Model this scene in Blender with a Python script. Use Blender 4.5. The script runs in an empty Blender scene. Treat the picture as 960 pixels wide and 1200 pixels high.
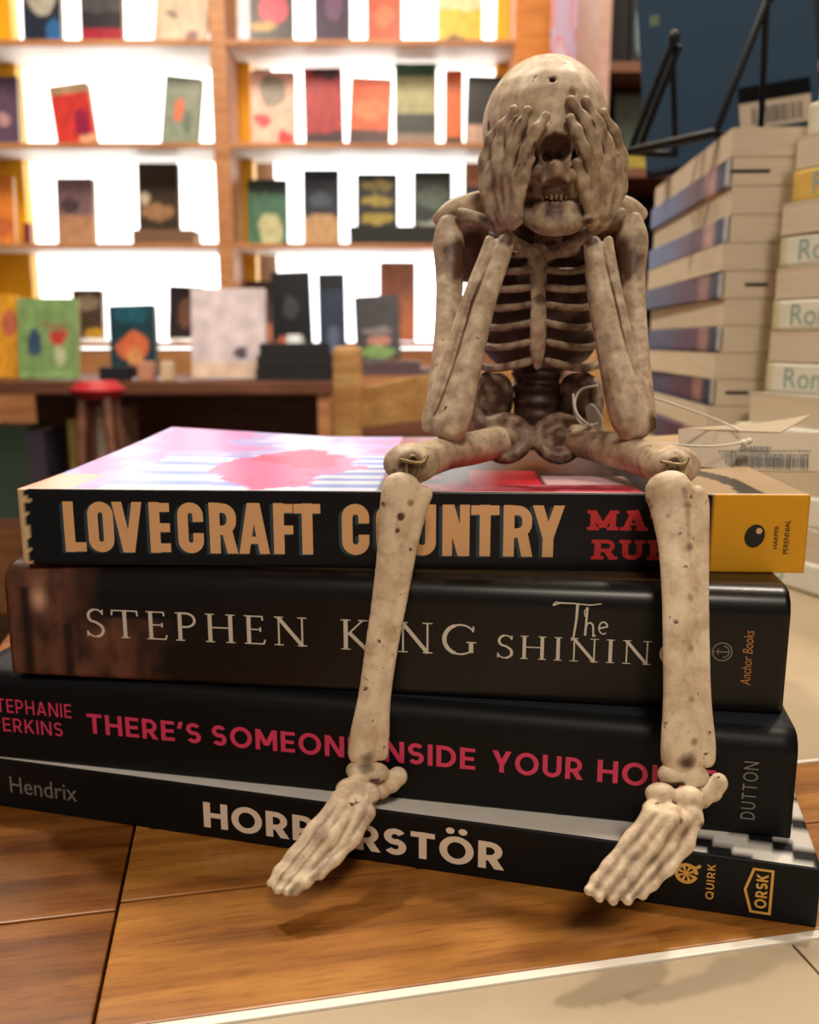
import bpy, bmesh, math, random
from mathutils import Vector, Matrix, noise
random.seed(7)
scene = bpy.context.scene
C = scene.collection
# ------------------------------------------------------------------ camera, world, light, exposure
F = 1022.0                                   # focal length in pixels of the 960 x 1200 frame
H = 0.131                                    # camera height above the table top (table top is z = 0)
TH = math.atan(200 / F)                      # pitch down
cam_data = bpy.data.cameras.new('camera')
cam = bpy.data.objects.new('camera', cam_data)
C.objects.link(cam)
cam.location = (0, 0, H)
cam.rotation_euler = (math.pi / 2 - TH, 0, 0)
cam_data.sensor_fit = 'VERTICAL'
cam_data.sensor_height = 36
cam_data.lens = 36 * F / 1200
cam_data.clip_start = 0.01
cam_data.dof.use_dof = True
cam_data.dof.focus_distance = 0.207
cam_data.dof.aperture_fstop = cam_data.lens / 1.8
scene.camera = cam
vs = scene.view_settings
vs.view_transform = 'Standard'
vs.look = 'None'
vs.exposure = 0.0
vs.gamma = 1.0
vs.use_curve_mapping = False
world = bpy.data.worlds.new('world')
scene.world = world
world.use_nodes = True
world.node_tree.nodes['Background'].inputs[0].default_value = (1.0, 0.90, 0.80, 1)
world.node_tree.nodes['Background'].inputs[1].default_value = 0.17


def lamp(name, loc, target, size, power, color):
    d = bpy.data.lights.new(name, 'AREA')
    d.shape = 'DISK'
    d.size = size
    d.energy = power
    d.color = color
    o = bpy.data.objects.new(name, d)
    C.objects.link(o)
    o.location = loc
    o.rotation_euler = (Vector(target) - Vector(loc)).to_track_quat('-Z', 'Y').to_euler()
    return o


WARM = (1.0, 0.87, 0.72)
lamp('ceiling_lamp_key', (0.50, 0.72, 1.30), (0, 0.2, 0), 0.09, 11, WARM)
lamp('ceiling_lamp_second', (-0.50, 0.68, 1.35), (0, 0.2, 0), 0.09, 10, WARM)
lamp('fill_lamp_front', (0.15, -0.75, 1.25), (0, 0.25, 0.05), 0.35, 12, WARM)  # unseen fill, added to brighten the figure from the front
lamp('fill_lamp_store', (-0.8, 1.5, 1.75), (-0.6, 2.5, 0.2), 0.5, 24, (1.0, 0.84, 0.64))  # unseen fill, strengthened to brighten book fronts and display table
lamp('fill_lamp_shelf', (0.1, 1.5, 1.75), (0.1, 2.6, 0.3), 0.5, 12, (1.0, 0.84, 0.64))  # another unseen fill, added for the shelf side
lamp('fill_lamp_chair', (-0.1, 0.95, 1.6), (0, 1.45, 0), 0.3, 9, WARM)  # no visible source, added only to brighten the chair
lamp('ceiling_lamp_aisle', (1.3, 1.2, 1.75), (0.8, 2.2, 0.4), 0.5, 14, (1.0, 0.84, 0.66))

cT, sT = math.cos(TH), math.sin(TH)


def P(px, py, Y):
    """the point at depth Y seen at a pixel of the photograph (measuring help)"""
    a = (px - 480) / F
    b = (py - 600) / F
    d = Vector((a, cT - b * sT, -sT - b * cT))
    t = Y / d.y
    return Vector((0, 0, H)) + d * t


def RP(r, Y):
    return r * Y / F


# ------------------------------------------------------------------ helpers
def lin(c):
    return c / 12.92 if c <= 0.04045 else ((c + 0.055) / 1.055) ** 2.4


def col(h):
    h = h.lstrip('#')
    return tuple(lin(int(h[i:i + 2], 16) / 255) for i in (0, 2, 4))


def mat(name, c, rough=0.5, metal=0.0, spec=0.5, coat=0.0, emit=None, es=0.0):
    m = bpy.data.materials.new(name)
    m.use_nodes = True
    b = m.node_tree.nodes['Principled BSDF']
    if isinstance(c, str):
        c = col(c)
    b.inputs['Base Color'].default_value = (*c, 1)
    b.inputs['Roughness'].default_value = rough
    b.inputs['Metallic'].default_value = metal
    b.inputs['Specular IOR Level'].default_value = spec
    b.inputs['Coat Weight'].default_value = coat
    if emit:
        b.inputs['Emission Color'].default_value = (*emit, 1)
        b.inputs['Emission Strength'].default_value = es
    return m


def nod(m):
    nt = m.node_tree
    return nt, nt.nodes, nt.links, nt.nodes['Principled BSDF']


def mat_art(name, rough=0.4, spec=0.5, nscale=0.0, namt=0.0):
    """printed paper: colours come from the printed pattern stored on the mesh"""
    m = mat(name, (1, 1, 1), rough, spec=spec)
    nt, N, L, b = nod(m)
    a = N.new('ShaderNodeAttribute')
    a.attribute_name = 'Col'
    if namt:
        tc = N.new('ShaderNodeTexCoord')
        n = N.new('ShaderNodeTexNoise')
        n.inputs['Scale'].default_value = nscale
        n.inputs['Detail'].default_value = 5
        mr = N.new('ShaderNodeMapRange')
        mr.inputs[3].default_value = 1 - namt
        mr.inputs[4].default_value = 1 + namt
        L.new(tc.outputs['Object'], n.inputs['Vector'])
        L.new(n.outputs['Fac'], mr.inputs[0])
        mx = N.new('ShaderNodeVectorMath')
        mx.operation = 'SCALE'
        L.new(a.outputs['Color'], mx.inputs[0])
        L.new(mr.outputs[0], mx.inputs['Scale'])
        L.new(mx.outputs[0], b.inputs['Base Color'])
    else:
        L.new(a.outputs['Color'], b.inputs['Base Color'])
    return m


def mat_noise(name, c1, c2, scale, rough=0.5, stretch=(1, 1, 1), detail=6, lo=0.35, hi=0.65, bump=0.0, spec=0.5, coat=0.0):
    m = mat(name, c1, rough, spec=spec, coat=coat)
    nt, N, L, b = nod(m)
    tc = N.new('ShaderNodeTexCoord')
    mp = N.new('ShaderNodeMapping')
    mp.inputs['Scale'].default_value = stretch
    n = N.new('ShaderNodeTexNoise')
    n.inputs['Scale'].default_value = scale
    n.inputs['Detail'].default_value = detail
    cr = N.new('ShaderNodeValToRGB')
    cr.color_ramp.elements[0].position = lo
    cr.color_ramp.elements[1].position = hi
    cr.color_ramp.elements[0].color = (*(col(c1) if isinstance(c1, str) else c1), 1)
    cr.color_ramp.elements[1].color = (*(col(c2) if isinstance(c2, str) else c2), 1)
    L.new(tc.outputs['Object'], mp.inputs['Vector'])
    L.new(mp.outputs['Vector'], n.inputs['Vector'])
    L.new(n.outputs['Fac'], cr.inputs[0])
    L.new(cr.outputs[0], b.inputs['Base Color'])
    if bump:
        bp = N.new('ShaderNodeBump')
        bp.inputs['Strength'].default_value = bump
        bp.inputs['Distance'].default_value = 0.0006
        L.new(n.outputs['Fac'], bp.inputs['Height'])
        L.new(bp.outputs[0], b.inputs['Normal'])
    return m


def mat_wood(name, c1, c2, c3, rough=0.35, rot=0.0, sc=1.0, coat=0.0):
    """timber with long grain along local X"""
    m = mat(name, c1, rough, coat=coat)
    nt, N, L, b = nod(m)
    tc = N.new('ShaderNodeTexCoord')
    mp = N.new('ShaderNodeMapping')
    mp.inputs['Rotation'].default_value = (0, 0, rot)
    mp.inputs['Scale'].default_value = (6 * sc, 60 * sc, 60 * sc)
    n = N.new('ShaderNodeTexNoise')
    n.inputs['Scale'].default_value = 1.6
    n.inputs['Detail'].default_value = 7
    n.inputs['Distortion'].default_value = 0.6
    n2 = N.new('ShaderNodeTexNoise')
    n2.inputs['Scale'].default_value = 12
    n2.inputs['Detail'].default_value = 4
    cr = N.new('ShaderNodeValToRGB')
    e = cr.color_ramp.elements
    e[0].position, e[1].position = 0.3, 0.7
    e[0].color, e[1].color = (*col(c1), 1), (*col(c3), 1)
    x = e.new(0.5)
    x.color = (*col(c2), 1)
    cr2 = N.new('ShaderNodeValToRGB')
    cr2.color_ramp.elements[0].position = 0.3
    cr2.color_ramp.elements[0].color = (0.62, 0.58, 0.5, 1)
    cr2.color_ramp.elements[1].position = 0.5
    cr2.color_ramp.elements[1].color = (1, 1, 1, 1)
    mx = N.new('ShaderNodeMixRGB')
    mx.blend_type = 'MULTIPLY'
    mx.inputs[0].default_value = 0.8
    L.new(tc.outputs['Object'], mp.inputs['Vector'])
    L.new(mp.outputs['Vector'], n.inputs['Vector'])
    L.new(mp.outputs['Vector'], n2.inputs['Vector'])
    L.new(n.outputs['Fac'], cr.inputs[0])
    L.new(n2.outputs['Fac'], cr2.inputs[0])
    L.new(cr.outputs[0], mx.inputs[1])
    L.new(cr2.outputs[0], mx.inputs[2])
    L.new(mx.outputs[0], b.inputs['Base Color'])
    return m


def obj(name, me, m=None, parent=None, smooth=False):
    """link a mesh (or bmesh) as one object; a part's mesh is in its thing's local space"""
    if isinstance(me, bmesh.types.BMesh):
        d = bpy.data.meshes.new(name)
        me.to_mesh(d)
        me.free()
        me = d
    me.name = name
    o = bpy.data.objects.new(name, me)
    C.objects.link(o)
    if m:
        for x in (m if isinstance(m, (list, tuple)) else [m]):
            me.materials.append(x)
    if parent:
        o.parent = parent
    if smooth:
        for p in me.polygons:
            p.use_smooth = True
    return o


def tag(o, label=None, cat=None, group=None, kind=None):
    if label:
        o['label'] = label
    if cat:
        o['category'] = cat
    if group:
        o['group'] = group
    if kind:
        o['kind'] = kind
    return o


def thing(name, label, cat, loc=(0, 0, 0), rot=(0, 0, 0), group=None):
    o = bpy.data.objects.new(name, None)
    o.empty_display_size = 0.02
    C.objects.link(o)
    o.location = loc
    o.rotation_euler = rot
    return tag(o, label, cat, group)


def box(bm, x0, y0, z0, x1, y1, z1, bev=0.0, mi=0):
    v = [bm.verts.new(p) for p in ((x0, y0, z0), (x1, y0, z0), (x1, y1, z0), (x0, y1, z0), (x0, y0, z1), (x1, y0, z1), (x1, y1, z1), (x0, y1, z1))]
    fs = [bm.faces.new([v[i] for i in f]) for f in ((0, 3, 2, 1), (4, 5, 6, 7), (0, 1, 5, 4), (1, 2, 6, 5), (2, 3, 7, 6), (3, 0, 4, 7))]
    for f in fs:
        f.material_index = mi
    if bev:
        es = list({e for f in fs for e in f.edges})
        bmesh.ops.bevel(bm, geom=es, offset=bev, segments=2, affect='EDGES', profile=0.7)
    return bm


def boxes(*bs, bev=0.0):
    bm = bmesh.new()
    for b in bs:
        box(bm, *b, bev=bev)
    return bm


def catmull(pts, k):
    out = []
    n = len(pts)
    for i in range(n - 1):
        p0 = pts[max(i - 1, 0)]
        p1, p2 = pts[i], pts[i + 1]
        p3 = pts[min(i + 2, n - 1)]
        for j in range(k):
            t = j / k
            out.append([0.5 * (2 * b + (c - a) * t + (2 * a - 5 * b + 4 * c - d) * t * t + (3 * b - a - 3 * c + d) * t ** 3) for a, b, c, d in zip(p0, p1, p2, p3)])
    out.append(list(pts[-1]))
    return out


def sweep(bm, pts, rad, n=14, k=6, ref=(0, 1, 0), flat=1.0, caps=True):
    """tapering limb through points; rad = radius at each point, flat = depth/width ratio"""
    data = [list(p) + [r] for p, r in zip(pts, rad)]
    if len(data) > 1:
        data = catmull(data, k)
    P_ = [Vector(d[:3]) for d in data]
    R_ = [max(d[3], 1e-5) for d in data]
    if caps:
        t0 = (P_[0] - P_[1]).normalized()
        t1 = (P_[-1] - P_[-2]).normalized()
        a, ra, b, rb = P_[0], R_[0], P_[-1], R_[-1]
        pre, prer, post, postr = [], [], [], []
        for q in (0.96, 0.8, 0.5):
            pre.append(a + t0 * ra * q * 0.8)
            prer.append(ra * math.sqrt(1 - q * q))
            post.insert(0, b + t1 * rb * q * 0.8)
            postr.insert(0, rb * math.sqrt(1 - q * q))
        P_ = pre + P_ + post
        R_ = prer + R_ + postr
    ref = Vector(ref)
    rings = []
    for i, p in enumerate(P_):
        t = (P_[min(i + 1, len(P_) - 1)] - P_[max(i - 1, 0)]).normalized()
        s = t.cross(ref)
        if s.length < 1e-4:
            s = t.cross(Vector((1, 0.01, 0)))
        s.normalize()
        u = s.cross(t).normalized()
        rings.append([bm.verts.new(p + s * (R_[i] * math.cos(2 * math.pi * j / n)) + u * (R_[i] * flat * math.sin(2 * math.pi * j / n))) for j in range(n)])
    for a, b in zip(rings, rings[1:]):
        for j in range(n):
            bm.faces.new((a[j], a[(j + 1) % n], b[(j + 1) % n], b[j]))
    bm.faces.new(rings[0][::-1])
    bm.faces.new(rings[-1])
    return bm


def ball(bm, c, rx, ry, rz, rot=None, seg=20):
    M = Matrix.Translation(Vector(c)) @ (rot.to_matrix().to_4x4() if rot else Matrix()) @ Matrix.Diagonal((rx, ry, rz, 1))
    bmesh.ops.create_uvsphere(bm, u_segments=seg, v_segments=seg // 2 + 2, radius=1, matrix=M)
    return bm


def fuse(bm, voxel, smooth=4, fac=0.5):
    """melt overlapping shapes into one sculpted skin"""
    bmesh.ops.recalc_face_normals(bm, faces=bm.faces)
    me = bpy.data.meshes.new('tmp')
    bm.to_mesh(me)
    bm.free()
    o = bpy.data.objects.new('tmp', me)
    C.objects.link(o)
    r = o.modifiers.new('r', 'REMESH')
    r.mode = 'VOXEL'
    r.voxel_size = voxel
    s = o.modifiers.new('s', 'SMOOTH')
    s.iterations = smooth
    s.factor = fac
    dg = bpy.context.evaluated_depsgraph_get()
    out = bpy.data.meshes.new_from_object(o.evaluated_get(dg))
    bpy.data.objects.remove(o)
    bpy.data.meshes.remove(me)
    return out


# ------------------------------------------------------------------ lettering
step = 0


def strokes(bm, M, polys, z=0.0):
    global step
    for pl in polys:
        step = (step + 1) % 40
        ar = sum(a[0] * b[1] - b[0] * a[1] for a, b in zip(pl, pl[1:] + pl[:1]))
        if ar < 0:
            pl = pl[::-1]
        vs_ = [bm.verts.new(M @ Vector((x, y, z)) + Vector((0, -step * 1.5e-6, 0))) for x, y in pl]
        try:
            bm.faces.new(vs_)
        except ValueError:
            pass


def ribbon(pts, w0, w1=None, closed=False):
    """a pen stroke as quads; width may run from w0 to w1"""
    w1 = w0 if w1 is None else w1
    n = len(pts)
    L_, R_ = [], []
    for i, (x, y) in enumerate(pts):
        a = pts[(i - 1) % n] if (closed or i) else pts[i]
        b = pts[(i + 1) % n] if (closed or i < n - 1) else pts[i]
        d0 = Vector((x - a[0], y - a[1]))
        d1 = Vector((b[0] - x, b[1] - y))
        d0 = d0.normalized() if d0.length else d1.normalized()
        d1 = d1.normalized() if d1.length else d0
        t = (d0 + d1)
        t = t.normalized() if t.length > 1e-6 else d0
        nrm = Vector((-t.y, t.x))
        cosv = max(0.4, abs(t.dot(d1)))
        w = (w0 + (w1 - w0) * i / max(1, n - 1)) / 2 / cosv
        L_.append((x + nrm.x * w, y + nrm.y * w))
        R_.append((x - nrm.x * w, y - nrm.y * w))
    out = []
    m = n if closed else n - 1
    for i in range(m):
        j = (i + 1) % n
        out.append([R_[i], R_[j], L_[j], L_[i]])
    return out


def arc(cx, cy, rx, ry, a0, a1, n=12):
    return [(cx + rx * math.cos(math.radians(a0 + (a1 - a0) * i / n)), cy + ry * math.sin(math.radians(a0 + (a1 - a0) * i / n))) for i in range(n + 1)]


def slant(x0, y0, x1, y1, w):
    return [[(x0 - w / 2, y0), (x0 + w / 2, y0), (x1 + w / 2, y1), (x1 - w / 2, y1)]]


def gothic(ch, w=0.6, t=0.22):
    """heavy condensed capitals"""
    h = t / 2
    r = min(w / 2 - h, 0.24)
    top, bot, lf, rt = 1 - h, h, h, w - h

    def ring():
        return (arc(rt - r, top - r, r, r, 0, 90, 5) + arc(lf + r, top - r, r, r, 90, 180, 5) + arc(lf + r, bot + r, r, r, 180, 270, 5) + arc(rt - r, bot + r, r, r, 270, 360, 5))
    if ch == 'L':
        return ribbon([(lf, 1), (lf, 0)], t) + ribbon([(0, bot), (w * 0.92, bot)], t * 0.9)
    if ch == 'O':
        return ribbon(ring(), t, closed=True)
    if ch == 'V':
        return slant(w * 0.47, 0, h * 0.95, 1, t * 0.95) + slant(w * 0.53, 0, w - h * 0.95, 1, t * 0.95)
    if ch == 'E':
        return ribbon([(lf, 1), (lf, 0)], t) + [q for y in (bot, 0.5, top) for q in ribbon([(0, y), (w * 0.92, y)], t * 0.85)]
    if ch == 'F':
        return ribbon([(lf, 1), (lf, 0)], t) + [q for y in (0.48, top) for q in ribbon([(0, y), (w * 0.92, y)], t * 0.85)]
    if ch == 'C':
        p = [(rt, 0.62)] + arc(rt - r, top - r, r, r, 0, 90, 5) + arc(lf + r, top - r, r, r, 90, 180, 5) + arc(lf + r, bot + r, r, r, 180, 270, 5) + arc(rt - r, bot + r, r, r, 270, 360, 5) + [(rt, 0.40)]
        return ribbon(p, t)
    if ch == 'R':
        p = [(0, top)] + arc(rt - 0.18, top - 0.18, 0.18, 0.18, 90, 0, 5) + arc(rt - 0.18, 0.46 + 0.18, 0.18, 0.18, 0, -90, 5) + [(lf, 0.46)]
        return ribbon([(lf, 1), (lf, 0)], t) + ribbon(p, t * 0.9) + slant(rt + 0.01, 0, rt - 0.10, 0.5, t * 1.02)
    if ch == 'A':
        return slant(h * 0.95, 0, w * 0.46, 1, t * 0.95) + slant(w - h * 0.95, 0, w * 0.54, 1, t * 0.95) + ribbon([(w * 0.25, 0.27), (w * 0.75, 0.27)], t * 0.7)
    if ch == 'T':
        return ribbon([(w / 2, 1), (w / 2, 0)], t) + ribbon([(0, top), (w, top)], t * 0.9)
    if ch == 'U':
        p = [(lf, 1)] + arc(lf + r, bot + r, r, r, 180, 270, 5) + arc(rt - r, bot + r, r, r, 270, 360, 5) + [(rt, 1)]
        return ribbon(p, t)
    if ch == 'N':
        return ribbon([(lf, 0), (lf, 1)], t * 0.9) + ribbon([(rt, 0), (rt, 1)], t * 0.9) + slant(rt - h * 0.2, 0, lf + h * 0.2, 1, t * 1.05)
    if ch == 'Y':
        return slant(w / 2, 0.36, h * 0.95, 1, t * 0.98) + slant(w / 2, 0.36, w - h * 0.95, 1, t * 0.98) + ribbon([(w / 2, 0.45), (w / 2, 0)], t)
    if ch == 'M':
        return ribbon([(lf, 0), (lf, 1)], t * 0.85) + ribbon([(rt, 0), (rt, 1)], t * 0.85) + ribbon([(lf, 0.95), (w / 2, 0.25)], t * 0.8) + ribbon([(rt, 0.95), (w / 2, 0.25)], t * 0.8)
    return []


def slab(ch):
    """heavy slab-serif capitals"""
    w = {'M': 1.25, 'A': 1.1, 'T': 0.95, 'R': 1.05, 'U': 1.05, 'F': 0.95}[ch]
    t = 0.3
    s = 0.17
    q = []

    def foot(x0, x1, y):
        q.append([(x0, y), (x1, y), (x1, y + s), (x0, y + s)])
    if ch == 'M':
        q += ribbon([(0.24, 0), (0.24, 1)], 0.24) + ribbon([(1.01, 0), (1.01, 1)], 0.26) + ribbon([(0.22, 0.97), (0.62, 0.15)], 0.25) + ribbon([(1.02, 0.97), (0.62, 0.15)], 0.25)
        foot(0, 0.47, 0), foot(0.78, 1.25, 0), foot(0, 0.36, 1 - s), foot(0.9, 1.25, 1 - s)
    if ch == 'A':
        q += ribbon([(0.2, 0), (0.52, 1)], 0.22) + ribbon([(0.9, 0), (0.55, 1)], 0.3) + ribbon([(0.3, 0.32), (0.8, 0.32)], 0.14)
        foot(0, 0.45, 0), foot(0.62, 1.1, 0), foot(0.25, 0.7, 1 - s)
    if ch == 'T':
        q += ribbon([(0.475, 0), (0.475, 1)], t)
        foot(0.2, 0.75, 0), foot(0, 0.95, 1 - s)
        q.append([(0, 0.62), (0.14, 0.62), (0.14, 1), (0, 1)]), q.append([(0.81, 0.62), (0.95, 0.62), (0.95, 1), (0.81, 1)])
    if ch == 'R':
        q += ribbon([(0.25, 0), (0.25, 1)], 0.26) + ribbon([(0.2, 0.91)] + arc(0.62, 0.69, 0.22, 0.22, 90, -90, 8) + [(0.2, 0.47)], 0.18) + ribbon([(0.58, 0.5), (0.85, 0.05)], 0.26)
        foot(0, 0.5, 0), foot(0.68, 1.05, 0), foot(0, 0.5, 1 - s)
    if ch == 'U':
        q += ribbon([(0.24, 1), (0.24, 0.35)] + arc(0.52, 0.35, 0.28, 0.24, 180, 360, 10) + [(0.8, 1)], 0.24)
        foot(0, 0.46, 1 - s), foot(0.6, 1.03, 1 - s)
    if ch == 'F':
        q += ribbon([(0.25, 0), (0.25, 1)], 0.27) + ribbon([(0.2, 0.5), (0.62, 0.5)], 0.16)
        foot(0, 0.52, 0), foot(0, 0.9, 1 - s)
        q.append([(0.77, 0.6), (0.9, 0.6), (0.9, 1), (0.77, 1)])
    return q, w


def roman(ch):
    """light roman capitals with fine serifs; returns polygons and width"""
    a, b = 0.105, 0.045                     # thick and thin
    q = []

    def serif(x, y, l=0.12):
        q.extend(ribbon([(x - l, y), (x + l, y)], 0.035))

    def stem(x, y0=0, y1=1, w=a):
        q.extend(ribbon([(x, y0), (x, y1)], w))
        if y0 == 0:
            serif(x, 0.018)
        if y1 == 1:
            serif(x, 0.982)
    if ch == 'S':
        q += ribbon(arc(0.27, 0.75, 0.20, 0.23, 25, 100, 6) , b, b * 1.2)
        q += ribbon(arc(0.27, 0.75, 0.20, 0.23, 100, 235, 9) + [(0.28, 0.52), (0.40, 0.42)] + arc(0.25, 0.25, 0.21, 0.24, 40, -80, 9), a * 0.75, a * 0.8)
        q += ribbon(arc(0.25, 0.25, 0.22, 0.24, -80, -165, 7), b * 1.2, b)
        q += ribbon([(0.45, 0.80), (0.46, 0.98)], b) + ribbon([(0.035, 0.02), (0.04, 0.22)], b)
        w = 0.5
    elif ch == 'T':
        stem(0.36)
        q += ribbon([(0.0, 0.975), (0.72, 0.975)], b) + ribbon([(0.01, 0.80), (0.03, 0.98)], b) + ribbon([(0.71, 0.80), (0.69, 0.98)], b)
        w = 0.72
    elif ch == 'E':
        stem(0.14)
        q += ribbon([(0.1, 0.977), (0.5, 0.977)], b) + ribbon([(0.1, 0.52), (0.44, 0.52)], b) + ribbon([(0.1, 0.023), (0.53, 0.023)], b)
        q += ribbon([(0.5, 0.84), (0.49, 0.99)], b) + ribbon([(0.44, 0.44), (0.44, 0.60)], b) + ribbon([(0.56, 0.17), (0.52, 0.01)], b)
        w = 0.58
    elif ch == 'P':
        stem(0.14)
        q += ribbon([(0.14, 0.975), (0.3, 0.975)] + arc(0.3, 0.735, 0.235, 0.24, 90, -90, 12) + [(0.14, 0.49)], b * 1.5)
        w = 0.6
    elif ch == 'H':
        stem(0.14), stem(0.68)
        q += ribbon([(0.14, 0.52), (0.68, 0.52)], b)
        w = 0.82
    elif ch == 'N':
        stem(0.14, w=b), stem(0.74, w=b)
        q += ribbon([(0.12, 0.98), (0.75, 0.0)], a)
        w = 0.88
    elif ch == 'K':
        stem(0.14)
        q += ribbon([(0.17, 0.48), (0.56, 0.98)], b) + ribbon([(0.24, 0.55), (0.66, 0.02)], a)
        serif(0.57, 0.982), serif(0.68, 0.018, 0.1)
        w = 0.74
    elif ch == 'I':
        stem(0.14)
        w = 0.28
    elif ch == 'G':
        q += ribbon(arc(0.46, 0.5, 0.39, 0.48, 40, 110, 8), b, a * 0.6) + ribbon(arc(0.46, 0.5, 0.39, 0.48, 110, 250, 14), a) + ribbon(arc(0.46, 0.5, 0.39, 0.48, 250, 310, 8), a * 0.6, b)
        q += ribbon([(0.72, 0.08), (0.72, 0.42)], a) + ribbon([(0.60, 0.42), (0.84, 0.42)], 0.035) + ribbon([(0.76, 0.76), (0.77, 0.94)], b)
        w = 0.86
    return q, w


def script_the():
    q = ribbon([(-0.55, 0.92), (-0.35, 1.0), (0.0, 1.0), (0.5, 0.97), (0.8, 1.02)], 0.05, 0.03)
    q += ribbon([(-0.55, 0.92), (-0.52, 0.98), (-0.45, 1.03), (-0.35, 1.0)], 0.03)
    q += ribbon([(0.14, 0.98), (0.12, 0.5), (0.06, 0.0), (0.0, -0.12)], 0.08, 0.04)
    q += ribbon([(0.42, 0.9), (0.40, 0.5), (0.38, 0.05)], 0.06)
    q += ribbon([(0.42, 0.9), (0.34, 0.78), (0.36, 0.62)], 0.03) + ribbon([(0.39, 0.25)] + arc(0.5, 0.3, 0.1, 0.14, 150, 0, 8) + [(0.61, 0.05), (0.68, 0.06)], 0.05)
    q += ribbon([(0.74, 0.28), (0.98, 0.34)] + arc(0.88, 0.3, 0.12, 0.18, 20, 310, 14), 0.05, 0.03)
    return q


def geo(ch, t):
    h = t / 2
    st_ = lambda x: [[(x - h, 0), (x + h, 0), (x + h, 1), (x - h, 1)]]
    bar = lambda x0, x1, y: [[(x0, y - h * 0.92), (x1, y - h * 0.92), (x1, y + h * 0.92), (x0, y + h * 0.92)]]
    if ch in 'OQÖ':
        w = 0.92
        q = ribbon(arc(w / 2, 0.5, w / 2 - h, 0.52 - h, 0, 352.5, 47), t, closed=True)
        if ch == 'Q':
            q += slant(w * 0.92, -0.02, w * 0.55, 0.32, t)
        if ch == 'Ö':
            for dx in (-0.17, 0.17):
                q += [arc(w / 2 + dx, 1.21, t * 0.56, t * 0.56, 0, 340, 17)]
        return q, w
    if ch == 'H':
        return st_(h) + st_(0.74 - h) + bar(0, 0.74, 0.5), 0.74
    if ch == 'I':
        return st_(h), t
    if ch == 'T':
        return st_(0.33) + bar(0, 0.66, 1 - h), 0.66
    if ch == 'E':
        return st_(h) + bar(0, 0.58, 1 - h) + bar(0, 0.54, 0.5) + bar(0, 0.58, h), 0.58
    if ch in 'RP':
        w, m = 0.64, 0.40
        ry = (1 - h - m) / 2
        pth = [(h, 1 - h), (w - h - ry, 1 - h)] + arc(w - h - ry, m + ry, ry, ry, 90, -90, 12)[1:] + [(h, m)]
        q = st_(h) + ribbon(pth, t * 0.95)
        if ch == 'R':
            q += slant(w - h * 0.75, 0, w * 0.52, m + 0.02, t * 1.25)
        return q, w + (0.03 if ch == 'R' else 0)
    if ch == 'S':
        w = 0.62
        rx, ry = w / 2 - h, (1 - t) / 4 + 0.005
        pth = arc(w / 2, 1 - h - ry, rx, ry, 30, 270, 18) + arc(w / 2, h + ry, rx, ry, 90, -150, 18)[1:]
        return ribbon(pth, t), w
    if ch == 'D':
        w = 0.76
        pth = [(h, 1 - h), (w * 0.42, 1 - h)] + arc(w * 0.42, 0.5, w * 0.58 - h, 0.5 - h, 90, -90, 16)[1:] + [(h, h)]
        return st_(h) + ribbon(pth, t), w
    if ch == 'U':
        w = 0.72
        r = w / 2 - h
        return ribbon([(h, 1)] + arc(w / 2, h + r, r, r, 180, 360, 16) + [(w - h, 1)], t), w
    if ch == 'N':
        return st_(h) + st_(0.78 - h) + slant(0.78 - h * 1.1, 0, h * 1.1, 1, t * 1.2), 0.78
    if ch == 'M':
        w = 0.9
        return st_(h) + st_(w - h) + slant(w / 2, 0.22, h * 1.1, 1, t * 1.15) + slant(w / 2, 0.22, w - h * 1.1, 1, t * 1.15), w
    if ch == 'Y':
        w = 0.74
        return [[(w / 2 - h, 0), (w / 2 + h, 0), (w / 2 + h, 0.44), (w / 2 - h, 0.44)]] + slant(w / 2, 0.36, h * 1.1, 1, t * 1.15) + slant(w / 2, 0.36, w - h * 1.1, 1, t * 1.15), w
    if ch == 'A':
        w = 0.82
        return slant(h * 1.1, 0, w / 2, 1, t * 1.12) + slant(w - h * 1.1, 0, w / 2, 1, t * 1.12) + bar(0.2, 0.62, 0.27), w
    if ch == 'K':
        w = 0.70
        return st_(h) + slant(h * 1.5, 0.36, w - h * 1.2, 1, t * 1.2) + slant(w - h, 0, w * 0.42, 0.56, t * 1.2), w
    return slant(0.05, 0.66, 0.14, 1.0, t * 0.95), 0.2


def geo_text(bm, text, x0, x1, z0, z1, y, t=0.18, gap=0.13, rot90=False):
    gs = [geo(c, t) for c in text]
    tot = sum(w for _, w in gs) + gap * (len(gs) - 1)
    x = 0
    for q, w in gs:
        q = [[(a + x, b) for a, b in pl] for pl in q]
        if rot90:
            s_ = (z1 - z0) / tot
            strokes(bm, Matrix(((0, -(x1 - x0), 0, x1), (0, 0, -1, y), (s_, 0, 0, z0), (0, 0, 0, 1))), q)
        else:
            strokes(bm, spineM(x0, z0, z1 - z0, y, (x1 - x0) / tot), q)
        x += w + gap


def bfont(text, size, offset=0.0, shear=0.0, space=1.0):
    """text in the built-in typeface as a flat mesh, left-aligned on its baseline"""
    cu = bpy.data.curves.new('t', 'FONT')
    cu.body = text
    cu.size = size
    cu.offset = offset
    cu.shear = shear
    cu.space_character = space
    cu.resolution_u = 4
    cu.fill_mode = 'FRONT'
    o = bpy.data.objects.new('t', cu)
    C.objects.link(o)
    dg = bpy.context.evaluated_depsgraph_get()
    dg.update()
    me = bpy.data.meshes.new_from_object(o.evaluated_get(dg))
    bpy.data.objects.remove(o)
    bpy.data.curves.remove(cu)
    return me


def put_mesh(bm, me, M):
    b2 = bmesh.new()
    b2.from_mesh(me)
    b2.transform(M)
    d = bpy.data.meshes.new('x')
    b2.to_mesh(d)
    b2.free()
    bm.from_mesh(d)
    bpy.data.meshes.remove(d)


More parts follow.
